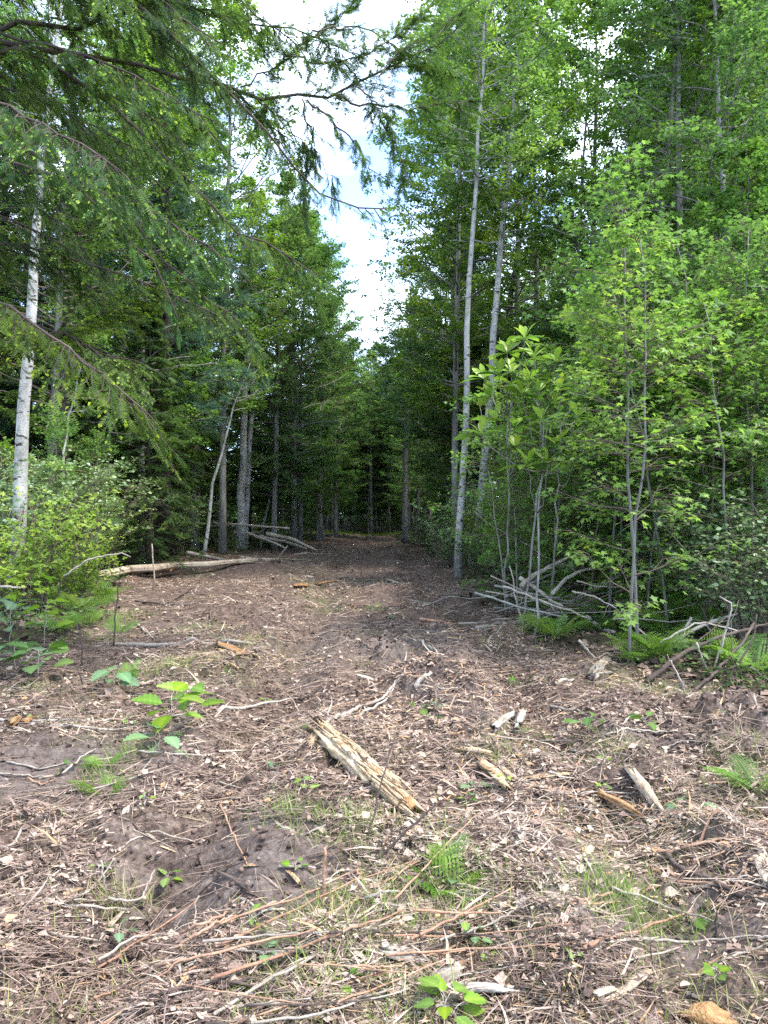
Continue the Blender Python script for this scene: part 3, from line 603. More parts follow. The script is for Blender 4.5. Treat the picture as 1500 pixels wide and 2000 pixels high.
# ------------------------------------------------------------------ the woods on both sides
r = R_(300)
def px_(x, y): return 750 + F * x / y
def clear_pair(x, y, w=2.0):      # the two pale trunks stand free of nearer crowns, and the brush lies open
    return y > 24.5 or px_(x - w, y) > 1000 or px_(x + w, y) < 870
def clear_birch(x, y, w=1.6):
    return y > 15 or px_(x - w, y) > 150 or px_(x + w, y) < -20
def free(x, y, pts, md): return all((x - a) ** 2 + (y - b) ** 2 > md * md for a, b in pts)
placed = []
def fill(n, xr, yr, test, md, protos, scale, label, group, limit_top=None):
    c = 0
    for _ in range(n * 40):
        if c >= n: break
        y = yr[0] + (yr[1] - yr[0]) * r.random(); x = xr[0] + (xr[1] - xr[0]) * r.random()
        if abs(x) > .52 * y * 1.12 + 1.2 or not test(x, y) or not free(x, y, placed, md): continue
        p = protos[r.integers(len(protos))]
        s = r.uniform(*scale)
        if limit_top: s *= limit_top(x, y)
        p.place(x, y, s, r.random() * 6.28, label, group, tilt=(r.normal() * .02, r.normal() * .02)); placed.append((x, y)); c += 1
xr_ = lambda y: np.interp(y, YB, XR); xl_ = lambda y: np.interp(y, YA, XL)
# right side, near rows to far rows
fill(15, (1.9, 12), (13, 24), lambda x, y: x > max(xr_(y) + .8, 2.4) and clear_pair(x, y, 3.2), 1.15, [tall[0], tall[1]], (.82, 1.05), 'pale green broadleaf tree in the leafy wall right of the strip', 'broadleaf trees in the wall right of the strip')
fill(30, (1.9, 30), (24, 55), lambda x, y: x > max(xr_(y) + .8, 2.7), 1.8, [tall[0], tall[1], tall[1], tall[2]], (.8, 1.05), 'taller tree in the deeper woods right of the strip', 'trees deeper in the woods on the right')
fill(28, (1.9, 20), (12, 34), lambda x, y: x > xr_(y) + .6 and clear_pair(x, y, 2.4), .9, mid, (.7, 1.05), 'slim understorey tree below the tall crowns on the right', 'understorey trees on the right')
# left side: dark, mostly evergreen
hp = [(-10.4, 14.5, 0, 1.0), (-12.5, 21, 1, 1.1), (-6.2, 19.6, 1, .6), (-10.5, 20.5, 0, 1.05), (-8.2, 24.5, 0, .95), (-13, 27, 0, 1.1), (-8.6, 31, 1, 1.1), (-6.6, 36, 0, .85), (-10.5, 38, 0, 1), (-14, 34, 0, 1.1), (-5.6, 44, 1, .95), (-9, 47, 0, 1.0), (-16, 42, 0, 1.1)]
hl = ['dark hemlock right behind the white-barked leaning tree', 'hemlock between the thick pine trunk and the twin pale trunks', 'smaller lime-tipped hemlock at the shrub edge left of the log', 'deep green hemlock behind the pale log at left', 'hemlock standing just left of the twin pale trunks', 'tall hemlock far back on the left side', 'hemlock behind the twin pale trunks', 'dark hemlock with bare lower whorls beside the lone thin tree', 'hemlock in the shade behind the brush at the left of the strip', 'tall dark hemlock deep in the left woods', 'hemlock left of the far end of the strip', 'far hemlock in the dark behind the lone thin tree', 'farthest tall hemlock on the left side']
for (x, y, k, s), lb in zip(hp, hl): hem[k].place(x, y, s, r.random() * 6, lb, 'hemlocks on the left'); placed.append((x, y))
for (x, y, s), lb in zip([(-12.6, 16.2, .9), (-11.2, 18.2, .95), (-12, 17.5, 1), (-6.7, 22.6, 1.08), (-15, 23, 1.05), (-12, 31.5, 1)],
        ['soft blue-green white pine at the far left edge', 'white pine with feathery needles behind the hanging hemlock', 'white pine deep at the left edge', 'white pine behind the leaning bare sapling', 'back white pine at the left', 'white pine farthest back among the hemlocks']):
    pine[0].place(x, y, s, r.random() * 6, lb, 'white pines on the left'); placed.append((x, y))
fill(12, (-24, -5), (17, 50), lambda x, y: x < xl_(y) - 1.0 and x < -6.2, 1.8, [tall[1], tall[2]], (.75, .95), 'broadleaf tree among the evergreens on the left', 'broadleaf trees among the evergreens')
fill(26, (-16, -3.4), (15.5, 50), lambda x, y: x < xl_(y) - .5 and (y > 19.5 or px_(x, y) > 230), .9, mid, (.45, .95), 'slim bright green understorey tree on the shaded left side', 'understorey trees on the left')
for (x, y, k, s, lb) in [(-6.9, 21, 1, .95, 'leafy green tree rising left of the sky gap, behind the hemlock boughs'), (-4.7, 31.6, 2, .9, 'broad green tree behind the twin pale trunks, left of the sky gap'), (-4.0, 33, 1, .95, 'deep green tree bounding the sky gap at middle height on the left'), (-3.5, 40, 2, .88, 'round-crowned deep green tree above the lone thin tree'), (-3.0, 47, 2, .78, 'lower green tree at the bottom left of the sky gap'), (-5.9, 43, 2, .85, 'green tree behind the crooked dark stem'), (-7.4, 29, 2, .95, 'tall leafy tree left of the twin pale trunks'), (3.4, 28, 1, 1.25, 'leafy tree directly behind the pair of pale trunks'), (4.9, 27.5, 0, 1.22, 'leafy tree right behind the bowed pale trunk'), (2.8, 30, 1, 1.25, 'tall leafy tree overhanging the strip behind the straight pale trunk'), (3.0, 37, 2, .9, 'deep green tree overhanging the strip far down its right edge'), (5.8, 28, 1, 1.2, 'leafy tree behind the magnolia, deeper in'), (1.95, 42, 1, .85, 'leafy tree leaning over the right side of the far strip'), (1.6, 49, 1, .78, 'small leafy tree at the bottom right of the sky gap, nearest the strip'), (-4.6, 37, 1, 1.05, 'tall leafy tree filling the left side of the sky gap'), (-5.9, 27, 0, 1.22, 'tallest leafy tree behind the twin pale trunks'), (-7.2, 24.5, 0, 1.12, 'tall airy tree beyond the bare leaning sapling'), (-3.9, 34.5, 1, .98, 'leafy tree whose crown narrows the sky gap from the left'), (-2.9, 44, 1, .9, 'leafy tree at the lower left of the sky gap'), (2.35, 24.6, 0, 1.15, 'airy tree just behind the straight pale trunk, its crown over the strip'), (6.2, 22.2, 0, 1.08, 'airy tree between the magnolia and the tall slender stems'), (3.4, 44, 2, .8, 'deep green tree at the bottom right of the sky gap'), (2.9, 52, 1, .72, 'small green tree right of the far end of the strip')]:
    tall[k].place(x, y, s, r.random() * 6, lb, 'trees around the sky gap'); placed.append((x, y))
stem = proto('slender_stem', 'tree', broadleaf(R_(53), 10, .035, 6.5, .9, 16, 5, 8, .13, tint0=.5, wig=.3, sides=5), M['bark_grey'], M['leaf'], M['bark_grey'])
fill(44, (-8, 6), (51.5, 74), lambda x, y: abs(x + .6) < 1 + .1 * y, .5, [stem], (.7, 1.2), 'slender pale stem in the dim woods past the end', 'slender pale stems past the end of the strip')
for x, y, sc_, lb in [(-3.6, 52.5, .76, 'dense dark tree at the left of the far end'), (-2.2, 54, .78, 'dense dark tree above the left of the slender stems'), (-.9, 52.8, .72, 'dense dark tree right below the sky gap'), (.4, 55, .78, 'dense dark tree just right of the bottom of the sky gap'), (1.4, 52.5, .76, 'dense dark tree over the right end of the strip'), (2.4, 57, .82, 'dense dark tree behind the right end of the strip'), (-4.8, 57, .84, 'dense dark tree behind the left far end'), (-.2, 60, .84, 'farther dark tree in line with the strip')]:
    tall[2].place(x, y, sc_, r.random() * 6, lb, 'dense dark trees closing the strip'); placed.append((x, y))
# trees closing the far end
lt = lambda x, y: float(np.clip(.2 * y / 13.5 * (1.0 + .12 * abs(x + .2)), .6, 1.1))
fill(22, (-6, 5), (54, 72), lambda x, y: True, 1.4, mid, (1.1, 1.4), 'small leafy tree in the dark woods closing the far end', 'leafy trees closing the far end', None)
fill(64, (-11, 9), (53, 82), lambda x, y: abs(x) < 1.2 + .19 * y, .6, pole, (.85, 1.05), 'thin bare pole-like trunk in the dark woods past the end of the strip', 'pole-like trunks past the end of the strip')
fill(14, (-26, -8), (52, 75), lambda x, y: True, 2, [tall[2], tall[1]], (.85, 1.0), 'distant tree far behind the left woods', 'distant trees on the left')
fill(16, (5.5, 36), (55, 78), lambda x, y: True, 2, [tall[2], tall[1]], (.85, 1.0), 'distant tree far behind the right woods', 'distant trees on the right')
fill(18, (-7, 7), (64, 92), lambda x, y: True, 2, [tall[2]], (.85, 1.0), 'distant dark tree seen through the pole-like trunks', 'dark trees behind the pole-like trunks')
# one mass of far forest behind everything that can be told apart
n = 50000; a = r.uniform(-.62, .62, n); dd = r.uniform(84, 125, n); x = dd * np.sin(a); y = dd * np.cos(a); hmax = 15 + 8 * np.clip(np.abs(x) / 25, 0, 1) + 2.5 * fbm(x * .12, y * .12, 2)
z = hmax * r.random(n) ** 1.15; z[:18000] = r.random(18000) * 4.5; x[:18000] *= .9; y[:18000] = np.minimum(y[:18000], 100); LDv = unit(r.normal(size=(n, 3)) * [1, 1, .5]); X, Y_, Z = frames(LDv, unit(np.array([0, 0, 1.]) + r.normal(size=(n, 3)) * .6))
mb = MB(); scatter(mb, LEAF2[0], LEAF2[1], np.stack([x, y, z], -1), X, Y_, Z, r.uniform(.5, 1.0, n), np.clip(.35 + r.normal(size=n) * .15 + .5 * vnoise(x * .3, z * .4), 0, 1))
tag(mb.build('far_woods', M['leaf_dark']), kind='stuff', label='dark mass of far forest behind the end of the strip')
# saplings in front of the right wall; the ones with bases seen in the photograph first
sb = [(988, 1203, 0, .72), (1012, 1190, 2, .62), (1030, 1175, 0, .8), (1046, 1172, 1, 1.0), (1075, 1180, 0, 1.05), (1228, 1300, 0, .95), (1246, 1275, 2, .95), (1306, 1243, 0, 1.0), (1150, 1200, 1, 1.1), (1190, 1215, 2, 1), (1375, 1240, 1, 1.1), (1425, 1262, 0, .9), (1470, 1250, 2, .95), (1340, 1205, 0, 1.1), (1265, 1205, 1, 1.2)]
sl = ['thin sapling stem leftmost at the corner of the brush on the right', 'sapling stem just right of the leftmost one beside the magnolia', 'thin stem growing among the magnolia shoots', 'leafy maple sapling behind the crossed grey logs', 'maple sapling rising from the fallen grey logs', 'front sapling with a mottled stem standing between the two fern patches', 'brown-stemmed sapling right beside the mottled front sapling', 'pale straight sapling stem growing from the ferns on the right', 'leafy sapling behind the long crossing sticks', 'sapling between the crossed grey logs and the dark hollow', 'leafy maple sapling above the bent branch pile at right', 'sapling beside the bent branch pile near the right edge', 'outermost sapling at the right edge', 'sapling behind the pale straight stem among the ferns', 'bright leafy sapling over the dark hollow at right']
for (px, py, k, s), lb in zip(sb, sl):
    p = G(px, py); sap[k].place(p[0], p[1], s, r.random() * 6.3, lb, 'saplings at the right edge', tilt=(r.normal() * .04, r.normal() * .05)); placed.append((p[0], p[1]))
fill(60, (2.4, 12), (8.8, 19), lambda x, y: x > xr_(y) + .45 and (px_(x, y) > 1060 or y > 19) and (px_(x, y) > 1240 or y > 12.5), .42, sap, (.75, 1.2), 'young maple sapling with pale lobed leaves in the thicket on the right', 'maple saplings in the right thicket')
fill(14, (-9, -3.6), (13, 20), lambda x, y: x < xl_(y) - .3, .6, sap, (.4, .7), 'young maple sapling in the thicket on the left', 'maple saplings in the left thicket')
fill(16, (2.6, 6), (13.4, 17.5), lambda x, y: 1010 < px_(x, y) < 1320, .42, [sap[1]], (.6, .85), 'young maple sapling with pale lobed leaves in the thicket on the right', 'maple saplings in the right thicket')
# shrubs
sh = [(15, 1215, 'lime', 1.15, 'yellow-green maple-leaved shrub at the far left edge'), (85, 1195, 'lime', 1.2, 'bright leafy shrub just right of the one at the far left edge'), (-20, 1170, 'cool', 1.2, 'grey-green shrub behind the yellow-green one at left'), (110, 1150, 'cool', 1.2, 'blue-green shrub in front of the thick pine trunk'), (200, 1125, 'cool', 1.15, 'fine-leaved bluish shrub above the left end of the log'), (160, 1185, 'lime', .75, 'small young shrub with a crooked pale stem left of the log'), (50, 1150, 'cool', 1.3, 'bluish shrub at the foot of the white-barked leaning tree'), (240, 1100, 'lime', 1.3, 'fresh green bush over the left end of the pale log'), (270, 1075, 'dark', 1.1, 'dark green shrub behind the middle of the pale log'), (330, 1065, 'cool', 1.0, 'small-leaved shrub behind the right half of the pale log'), (395, 1058, 'cool', .9, 'light shrub at the foot of the bare leaning sapling'), (440, 1050, 'dark', 1.0, 'low shrub left of the piled broken branches'), (505, 1040, 'dark', 1.2, 'brownish green bush behind the piled broken branches'), (575, 1038, 'dark', 1.3, 'dark bush left of the lone thin tree'),
      (855, 1085, 'dark', 1.0, 'dusty shrub at the foot of the straight pale trunk'), (838, 1068, 'dark', 1.1, 'shrub farther down the right edge of the strip'), (870, 1110, 'cool', .7, 'small shrub left of the straight pale trunk'), (945, 1130, 'dark', .8, 'low shrub right of the pair of pale trunks'), (975, 1145, 'dark', .8, 'shrub behind the leftmost thin sapling stem'), (1440, 1250, 'cool', 1.0, 'dense small-leaved shrub near the right edge'), (1490, 1275, 'cool', .9, 'shrub with white bloom at the right edge'), (1400, 1190, 'dark', 1.3, 'dark shrub behind the bent branch pile')]
for px, py, k, s, lb in sh:
    p = G(px, py); shr[k].place(p[0], p[1], s, r.random() * 6.3, lb, 'shrubs along the edges of the strip')
fill(64, (2.3, 14), (9.0, 26), lambda x, y: x > xr_(y) + .5 and (px_(x, y) > 1200 or y > 12.6), .62, [shr['dark'], shr['lime'], shr['cool'], shr['dark'], shr['lime']], (.7, 1.25), 'low dark shrub under the saplings on the right', 'shrubs under the right thicket')
fill(34, (-14, -3.7), (12.5, 34), lambda x, y: x < xl_(y) - .3, .8, [shr['dark'], shr['low'], shr['cool'], shr['dark']], (.7, 1.3), 'low shrub under the evergreens on the left', 'shrubs under the left woods')
fill(22, (-6, 4.5), (52, 62), lambda x, y: True, 1.0, [shr['dark']], (.7, 1.2), 'dark low bush across the far end of the strip', 'bushes across the far end')

# ------------------------------------------------------------------ magnolia with big leaves
r = R_(400)
def bigleaf():
    ys = np.linspace(0, 1, 8); w = np.array([.012, .045, .085, .125, .155, .155, .1, .0]); v = []; f = []
    for y, a in zip(ys, w):
        zc = .05 * math.sin(y * 2.2) - .16 * y * y
        v += [[-a, y, zc + .28 * a], [0, y, zc], [a, y, zc + .28 * a]]
    for i in range(7):
        for j in range(2): b = i * 3 + j; f.append([b, b + 1, b + 4, b + 3])
    return np.array(v), f
BL = bigleaf(); mag = thing('magnolia_tree', 'big-leaved magnolia with whorls of long light green leaves in front of the right thicket', 'tree', tuple(G(1030, 1235)))
mo = np.array(mag.location)
bm_ = []
for tv in (.2, .45, .78):
    m_ = MB(); m_.add(BL[0], BL[1], None, tv + .15 * BL[0][:, 1]); bm_.append(m_.mesh('leaf', M['magnolia'], True))
wh = [(1025, 662), (990, 690), (1043, 700), (1085, 708), (1000, 728), (1035, 742), (945, 740), (975, 733), (1052, 765), (1130, 742), (1092, 762), (1155, 775), (1020, 772), (958, 775), (1085, 790), (1128, 815), (968, 822), (1058, 825), (1005, 835), (1030, 908), (1008, 880), (1085, 868), (1148, 868), (1118, 905), (940, 850), (1070, 905)]
stems = MB(); feet = [G(988, 1205), G(1018, 1235), G(1042, 1245), G(1078, 1210)]
FK = []
for ft in feet:
    a = ft.copy(); top = Q(750 + (ft[0] / ft[1] * F) + r.uniform(-10, 60), 800 + r.uniform(-40, 40), 9.5); u = np.linspace(0, 1, 12)[:, None]; P = a + (top - a) * u; P[1:-1] += r.normal(size=(10, 3)) * .02
    tubes(stems, P - mo, .014 * (1 - .6 * u[:, 0]) + .003, 7); FK += [P[4], P[6], P[8], P[9], P[11]]
nleafs = 0
for i, (px, py) in enumerate(wh):
    d = 9.4 + r.uniform(-.7, .7); tip = Q(px, py, d); ft = feet[min(range(4), key=lambda k: abs((px - 1060) * .6 - (k - 1.5) * 45) + r.uniform(0, 20))] + np.r_[r.normal(size=2) * .03, 0]
    fork = FK[int(np.argmin([np.linalg.norm((tip - q)[:2]) + .5 * abs(tip[2] - q[2] - .5) + 3 * (q[2] > tip[2]) for q in FK]))]; u = np.linspace(0, 1, 7)[:, None]
    P = fork + (tip - fork) * u; P[:, 2] -= .12 * np.sin(u[:, 0] * PI); P[1:-1] += r.normal(size=(5, 3)) * .012
    tubes(stems, P - mo, .0055 * (1 - u[:, 0]) + .004, 6)
    nl = r.integers(9, 12); a0 = r.random() * 6
    for j in range(nl):
        if nleafs >= 290: break
        a = a0 + j * 2 * PI / nl + r.normal() * .2; young = j % 5 in (0, 2); el = r.uniform(.55, 1.25) if young else r.uniform(-.2, .35)
        D = Vector((math.cos(a) * math.cos(el), math.sin(a) * math.cos(el), math.sin(el)))
        Yv = D; Xv = Yv.cross(Vector((0, 0, 1))).normalized(); Zv = Xv.cross(Yv)
        if abs(r.normal()) > .8: Xv = (Xv + Zv * r.normal() * .5).normalized(); Zv = Xv.cross(Yv)
        from mathutils import Matrix
        s = r.uniform(.19, .27) if young else r.uniform(.27, .38)
        o = bpy.data.objects.new('leaf', bm_[2 if young else r.integers(2)]); C.objects.link(o); o.parent = mag
        mt = Matrix(((Xv.x, Yv.x, Zv.x, 0), (Xv.y, Yv.y, Zv.y, 0), (Xv.z, Yv.z, Zv.z, 0), (0, 0, 0, 1)))
        o.matrix_local = Matrix.Translation(Vector(tip - mo)) @ mt @ Matrix.Diagonal((s * 1.05, s, s, 1)); nleafs += 1
stems.build('stem', BG, mag, True)

# ------------------------------------------------------------------ ferns, seedlings, grass
r = R_(500)
def frond_mesh(seed, n=15, w=.2):
    r2 = R_(seed); m = MB(); k = 10; u = np.linspace(0, 1, k)
    P = np.stack([np.zeros(k), u * .9, .55 * u - .38 * u ** 2.2], -1); tubes(m, P, .006 * (1 - .8 * u) + .001, 3, cap=False, tint=.4)
    t = (np.arange(n) + 2.5) / (n + 3); c = lerp_path(P, t); wv = w * np.sin(np.clip(t, 0, 1) ** .8 * PI) ** .7 * 1.1 + .02
    for s in (-1, 1):
        D = unit(np.stack([np.full(n, s * 1.0), np.full(n, .35), np.full(n, -.12) + r2.normal(size=n) * .06], -1)); X, Y_, Z = frames(D, np.tile([0, -.3, 1.], (n, 1)))
        scatter(m, *PINNA, c, X, Y_, Z, np.stack([wv, wv, wv], -1), np.clip(.5 + r2.normal(size=n) * .12, 0, 1))
    return m.mesh('frond', M['fern'])
def pinna():
    v = [[0, 0, 0]]; f = []; nn = 5
    for i in range(nn):
        t0 = i / nn; t1 = (i + .75) / nn; wd = .2 * (1 - .75 * t0)
        b = len(v); v += [[-.01, t0, 0], [-wd, t0 + .09, -.01], [0, t1, 0], [wd, t0 + .09, -.01]]; f += [[b, b + 1, b + 2], [b, b + 2, b + 3]]
    return np.array(v[0:]), f
PINNA = pinna()
FM = [frond_mesh(1, 12, .23), frond_mesh(2, 13, .2), frond_mesh(3, 10, .25)]
def fern(px, py, size, nf, label, group='ferns', elv=(.15, .6), pos=None):
    p = G(px, py) if pos is None else pos
    f = thing('fern', label, 'fern', tuple(p), group=group); a0 = r.random() * 6
    for j in range(nf):
        o = bpy.data.objects.new('frond', FM[r.integers(3)]); C.objects.link(o); o.parent = f
        o.rotation_euler = (r.uniform(*elv), r.normal() * .25, a0 + j * 2 * PI / nf + r.normal() * .3); s = size * r.uniform(.7, 1.15); o.scale = (s, s, s)
for px, py, s, n, lb in [(210, 1560, .28, 7, 'small bright fern in front of the churned soil at left'), (160, 1195, .6, 9, 'bright green fern clump left of the pale log'), (205, 1180, .55, 8, 'fern clump touching the end of the pale log'), (175, 1225, .45, 7, 'fern in front of the clump near the log'), (120, 1235, .5, 7, 'fern below the bright shrub at left'), (230, 1240, .4, 6, 'small fern beside the thin dark upright twig'), (255, 1330, .3, 6, 'low fern behind the leafy seedling in front'),
        (1085, 1262, .55, 8, 'bright fern standing at the near edge of the brush on the right'), (1115, 1215, .6, 8, 'light green fern among the crossing sticks'), (1060, 1240, .4, 6, 'small fern at the left end of the brush'), (1245, 1290, .55, 8, 'fern at the foot of the front mottled sapling'), (1290, 1290, .6, 9, 'fern right of the mottled front sapling'), (1310, 1250, .65, 9, 'fern at the foot of the pale straight sapling'), (1275, 1225, .8, 9, 'tall fern before the dark hollow'), (1350, 1225, .8, 9, 'tall arching fern right of the pale straight sapling'), (1390, 1235, .75, 8, 'fern behind the bent branch pile'), (1430, 1300, .6, 8, 'fern inside the bent branch pile'), (1475, 1320, .6, 8, 'fern at the right edge below the shrub'), (1170, 1235, .5, 7, 'fern under the crossed grey logs'), (1210, 1240, .5, 7, 'fern left of the dark hollow'), (1480, 1560, .35, 6, 'fern-like weed at the right edge of the clearing'), (205, 1500, .2, 6, 'tiny fern tuft above the small bright fern'), (875, 1760, .26, 6, 'feathery green weed in the middle foreground'), (870, 1700, .2, 5, 'small feathery weed behind the middle foreground one'), (1440, 1210, .9, 9, 'large dark fern by the small-leaved shrub at right')]:
    fern(px, py, s, n, lb)
for i in range(22):
    y = r.uniform(9.5, 17); x = xr_(y) + r.uniform(.3, 4); fern(0, 0, r.uniform(.5, .8), 6, 'fern in the shade below the right thicket', 'ferns in the shade on the right', pos=np.array([x, y, gz(x, y)]))
for i in range(12):
    y = r.uniform(10, 20); x = xl_(y) - r.uniform(.2, 2.2); fern(0, 0, r.uniform(.4, .7), 6, 'fern in the shade at the left edge', 'ferns in the shade on the left', pos=np.array([x, y, gz(x, y)]))
# leafy seedlings: stem plus each leaf a part
lm_ = []
def egg():
    ys = np.linspace(0, 1, 13); v = []; f = []
    for i, y in enumerate(ys):
        a = .39 * math.sin(PI * y ** .72) ** .85 * (1.1 if i % 2 else .88) + (.015 if i == 0 else 0); zc = -.2 * y * y + .03; a2 = .39 * math.sin(PI * y ** .72) ** .85 * .5
        v += [[-a, y + .04 * (i % 2), zc + .16 * a], [-a2, y, zc + .2 * a2 - .012 * (i % 2)], [0, y, zc], [a2, y, zc + .2 * a2 - .012 * (i % 2)], [a, y + .04 * (i % 2), zc + .16 * a]]
    for i in range(12):
        for j in range(4): b = i * 5 + j; f.append([b, b + 1, b + 6, b + 5])
    return np.array(v), f
EG = egg()
for mt_, tv in ((M['leaf_lime'], .45), (M['leaf_cool'], .45), (M['leaf'], .75), (M['leaf_dark'], .6)):
    m_ = MB(); m_.add(EG[0], EG[1], None, tv - .12 + .25 * (np.abs(EG[0][:, 0]) < .01) + .12 * (np.arange(65) // 5 % 2)); lm_.append(m_.mesh('leaf', mt_, True))
m_ = MB(); m_.add(MAPLE[0], None, MAPLE[1], .6); lm_.append(m_.mesh('leaf', M['leaf_lime']))
def seedling(base_, H, nl, ls, kind, label, lean=(0, 0), spread=.12, group='seedlings and sprouts'):
    o = thing('seedling', label, 'seedling', tuple(base_), group=group); st = MB(); u = np.linspace(0, 1, 6)
    P = np.stack([lean[0] * u ** 1.5, lean[1] * u ** 1.5, H * u], -1); P[1:-1] += r.normal(size=(4, 3)) * .006; tubes(st, P, .004 * (1 - .6 * u) + .001, 5)
    for j in range(nl):
        t = .3 + .7 * (j + 1) / nl; c = lerp_path(P, np.array([t * .999]))[0]; a = j * 2.4 + r.normal() * .3; e = c + np.array([math.cos(a), math.sin(a), r.uniform(-.1, .5)]) * spread * (1.2 - .6 * t)
        tubes(st, np.array([c, (c + e) / 2 + [0, 0, .008], e]), np.array([.0018, .0015, .001]), 4)
        l = bpy.data.objects.new('leaf', lm_[kind]); C.objects.link(l); l.parent = o; l.location = e; l.rotation_euler = (r.uniform(-.25, .5), r.normal() * .3, a - PI / 2); s = ls * r.uniform(.7, 1.2); l.scale = (s, s, s)
    st.build('stem', M['stick_pale'] if kind != 4 else BB, o, True)
seedling(G(335, 1440), .3, 7, .2, 0, 'leafy green seedling with broad pointed leaves in the left foreground', spread=.09)
seedling(G(370, 1410), .24, 6, .19, 2, 'bright broad-leaved sprout just right of the leafy seedling', spread=.08)
seedling(G(312, 1475), .16, 7, .14, 1, 'low dull green sprout at the foot of the leafy seedling')
seedling(G(222, 1345), .15, 8, .16, 1, 'blue-green sprout behind the small fern at left', spread=.1)
seedling(G(30, 1310), .3, 10, .2, 1, 'large blue-green leaves of a bramble at the bottom of the left edge', spread=.16)
seedling(G(75, 1322), .26, 10, .2, 3, 'dark broad-leaved bramble beside the root at the left edge', spread=.16)
seedling(G(20, 1265), .5, 12, .2, 1, 'taller blue-green bramble at the left edge', spread=.18)
seedling(G(85, 1275), .55, 9, .18, 0, 'lime sprout reaching over the bramble at left', lean=(.1, -.1), spread=.12)
seedling(G(60, 1245), .75, 9, .22, 4, 'maple seedling behind the bramble at left', spread=.15)
seedling(np.array([.19, 2.25, gz(.19, 2.25)]), .1, 10, .075, 0, 'bright green sprout cut by the bottom edge of the photograph', spread=.06)
seedling(G(1000, 1335), .06, 4, .06, 0, 'tiny green sprout right of the churned mound', spread=.03)
seedling(G(1150, 1430), .1, 8, .09, 3, 'flattened dark green leaves left of the grass at right', spread=.1)
seedling(G(1260, 1420), .06, 5, .1, 3, 'wilted dark leaves right of the flattened ones', spread=.08)
seedling(G(930, 1560), .06, 7, .07, 1, 'wilted pale leaves beside the split ochre wood', spread=.08)
seedling(G(1350, 1595), .06, 7, .08, 1, 'wilted leaves beside the pale plank-like shard', spread=.08)
seedling(G(1005, 1440), .05, 4, .06, 3, 'little dark leaf cluster above the mound', spread=.05)
seedling(G(730, 1205), .12, 6, .09, 0, 'bright green sprout far up the middle of the strip', spread=.07)
seedling(G(820, 1395), .07, 5, .07, 3, 'small dark sprout at the foot of the upright broken stub', spread=.05)
for i in range(46):
    px, py = r.uniform(0, 1500), 1180 + 780 * r.random() ** 1.3
    p = G(px, py)
    if clearmask(p[:1], p[1:2])[0] < .5: continue
    seedling(p, r.uniform(.03, .07), r.integers(3, 6), r.uniform(.03, .055), int(r.choice([0, 1, 2, 3])), 'tiny low sprout of a few leaves scattered in the litter', spread=.03, group='tiny sprouts in the litter')

def blades(name, x, y, hgt, wd, tint, up=.9, mat=None, sp=.5):
    n = len(x); z = height(x, y) - .005; a = r.random(n) * 6.28; tl = np.abs(r.normal(size=n)) * sp + .1
    D = unit(np.stack([np.cos(a) * tl, np.sin(a) * tl, np.full(n, up)], -1)); X, Y_, Z = frames(D, unit(np.stack([np.cos(a), np.sin(a), np.full(n, .05)], -1)))
    V = np.array([[-.5, 0, 0], [.5, 0, 0], [.4, .5, .05], [-.4, .5, .05], [0, 1, .22]]); mb = MB()
    W = np.stack([x, y, z], -1)[:, None] + V[None, :, 0:1] * X[:, None] * wd[:, None, None] + V[None, :, 1:2] * Y_[:, None] * hgt[:, None, None] + V[None, :, 2:3] * Z[:, None] * hgt[:, None, None]
    b = (np.arange(n) * 5)[:, None]; mb.add(W.reshape(-1, 3), b + np.array([[0, 1, 2, 3]]), b + np.array([[3, 2, 4]]), np.repeat(tint, 5))
    return tag(mb.build(name, mat or M['grass']), kind='stuff')
# green grass tufts where the photograph has them
tuf = [(230, 1200, .4, 500, .35), (190, 1250, .4, 400, .4), (60, 1350, .3, 200, .4), (350, 1305, .3, 300, .45), (255, 1480, .16, 200, .35), (870, 1730, .2, 260, .3), (1180, 1755, .15, 200, .35), (660, 1910, .25, 250, .45), (1000, 1240, .4, 300, .5), (640, 1170, .6, 200, .5), (1320, 1360, .3, 260, .5), (560, 1610, .16, 260, .35), (690, 1625, .22, 420, .35), (490, 1255, .18, 200, .75), (330, 1305, .25, 250, .4), (460, 1310, .3, 260, .4), (225, 1790, .14, 260, .75), (1490, 1510, .3, 420, .4), (1490, 1570, .3, 300, .4), (1205, 1745, .14, 170, .35), (1280, 1790, .2, 240, .4), (900, 1770, .22, 300, .35), (750, 1800, .2, 200, .4), (990, 1490, .2, 120, .6), (730, 1195, .2, 160, .3), (400, 1225, .25, 120, .4), (770, 1985, .2, 220, .35), (240, 1215, .3, 300, .4), (880, 1640, .15, 60, .4), (200, 1530, .15, 150, .3), (1200, 1470, .2, 180, .6), (120, 1985, .25, 160, .7), (680, 1780, .3, 300, .45), (1360, 1960, .3, 200, .5), (1230, 1345, .25, 160, .5), (1430, 1350, .3, 260, .5)]
gx_, gy_, gt_ = [], [], []
for px, py, s, n, tv in tuf:
    p = G(px, py); gx_.append(p[0] + r.normal(size=n) * s * (.35 + .5 * r.random(n))); gy_.append(p[1] + r.normal(size=n) * s * .7); gt_.append(np.clip(tv + r.normal(size=n) * .15 + .45 * (r.random(n) < .22), 0, 1))
gx_, gy_, gt_ = map(np.concatenate, (gx_, gy_, gt_))
blades('grass', gx_, gy_, r.uniform(.05, .16, len(gx_)), r.uniform(.002, .0045, len(gx_)), gt_, sp=.95)['label'] = 'green and straw grass tufts in the litter'
n = 44000; yy = 1.9 + 12 * r.random(n) ** 1.9; xx = (r.random(n) * 2 - 1) * (.56 * yy + .5)
k = ((moss_f(xx, yy) * clearmask(xx, yy) + .07) * (1 - bare_f(xx, yy))) > r.random(n); xx, yy = xx[k], yy[k]; n = len(xx)
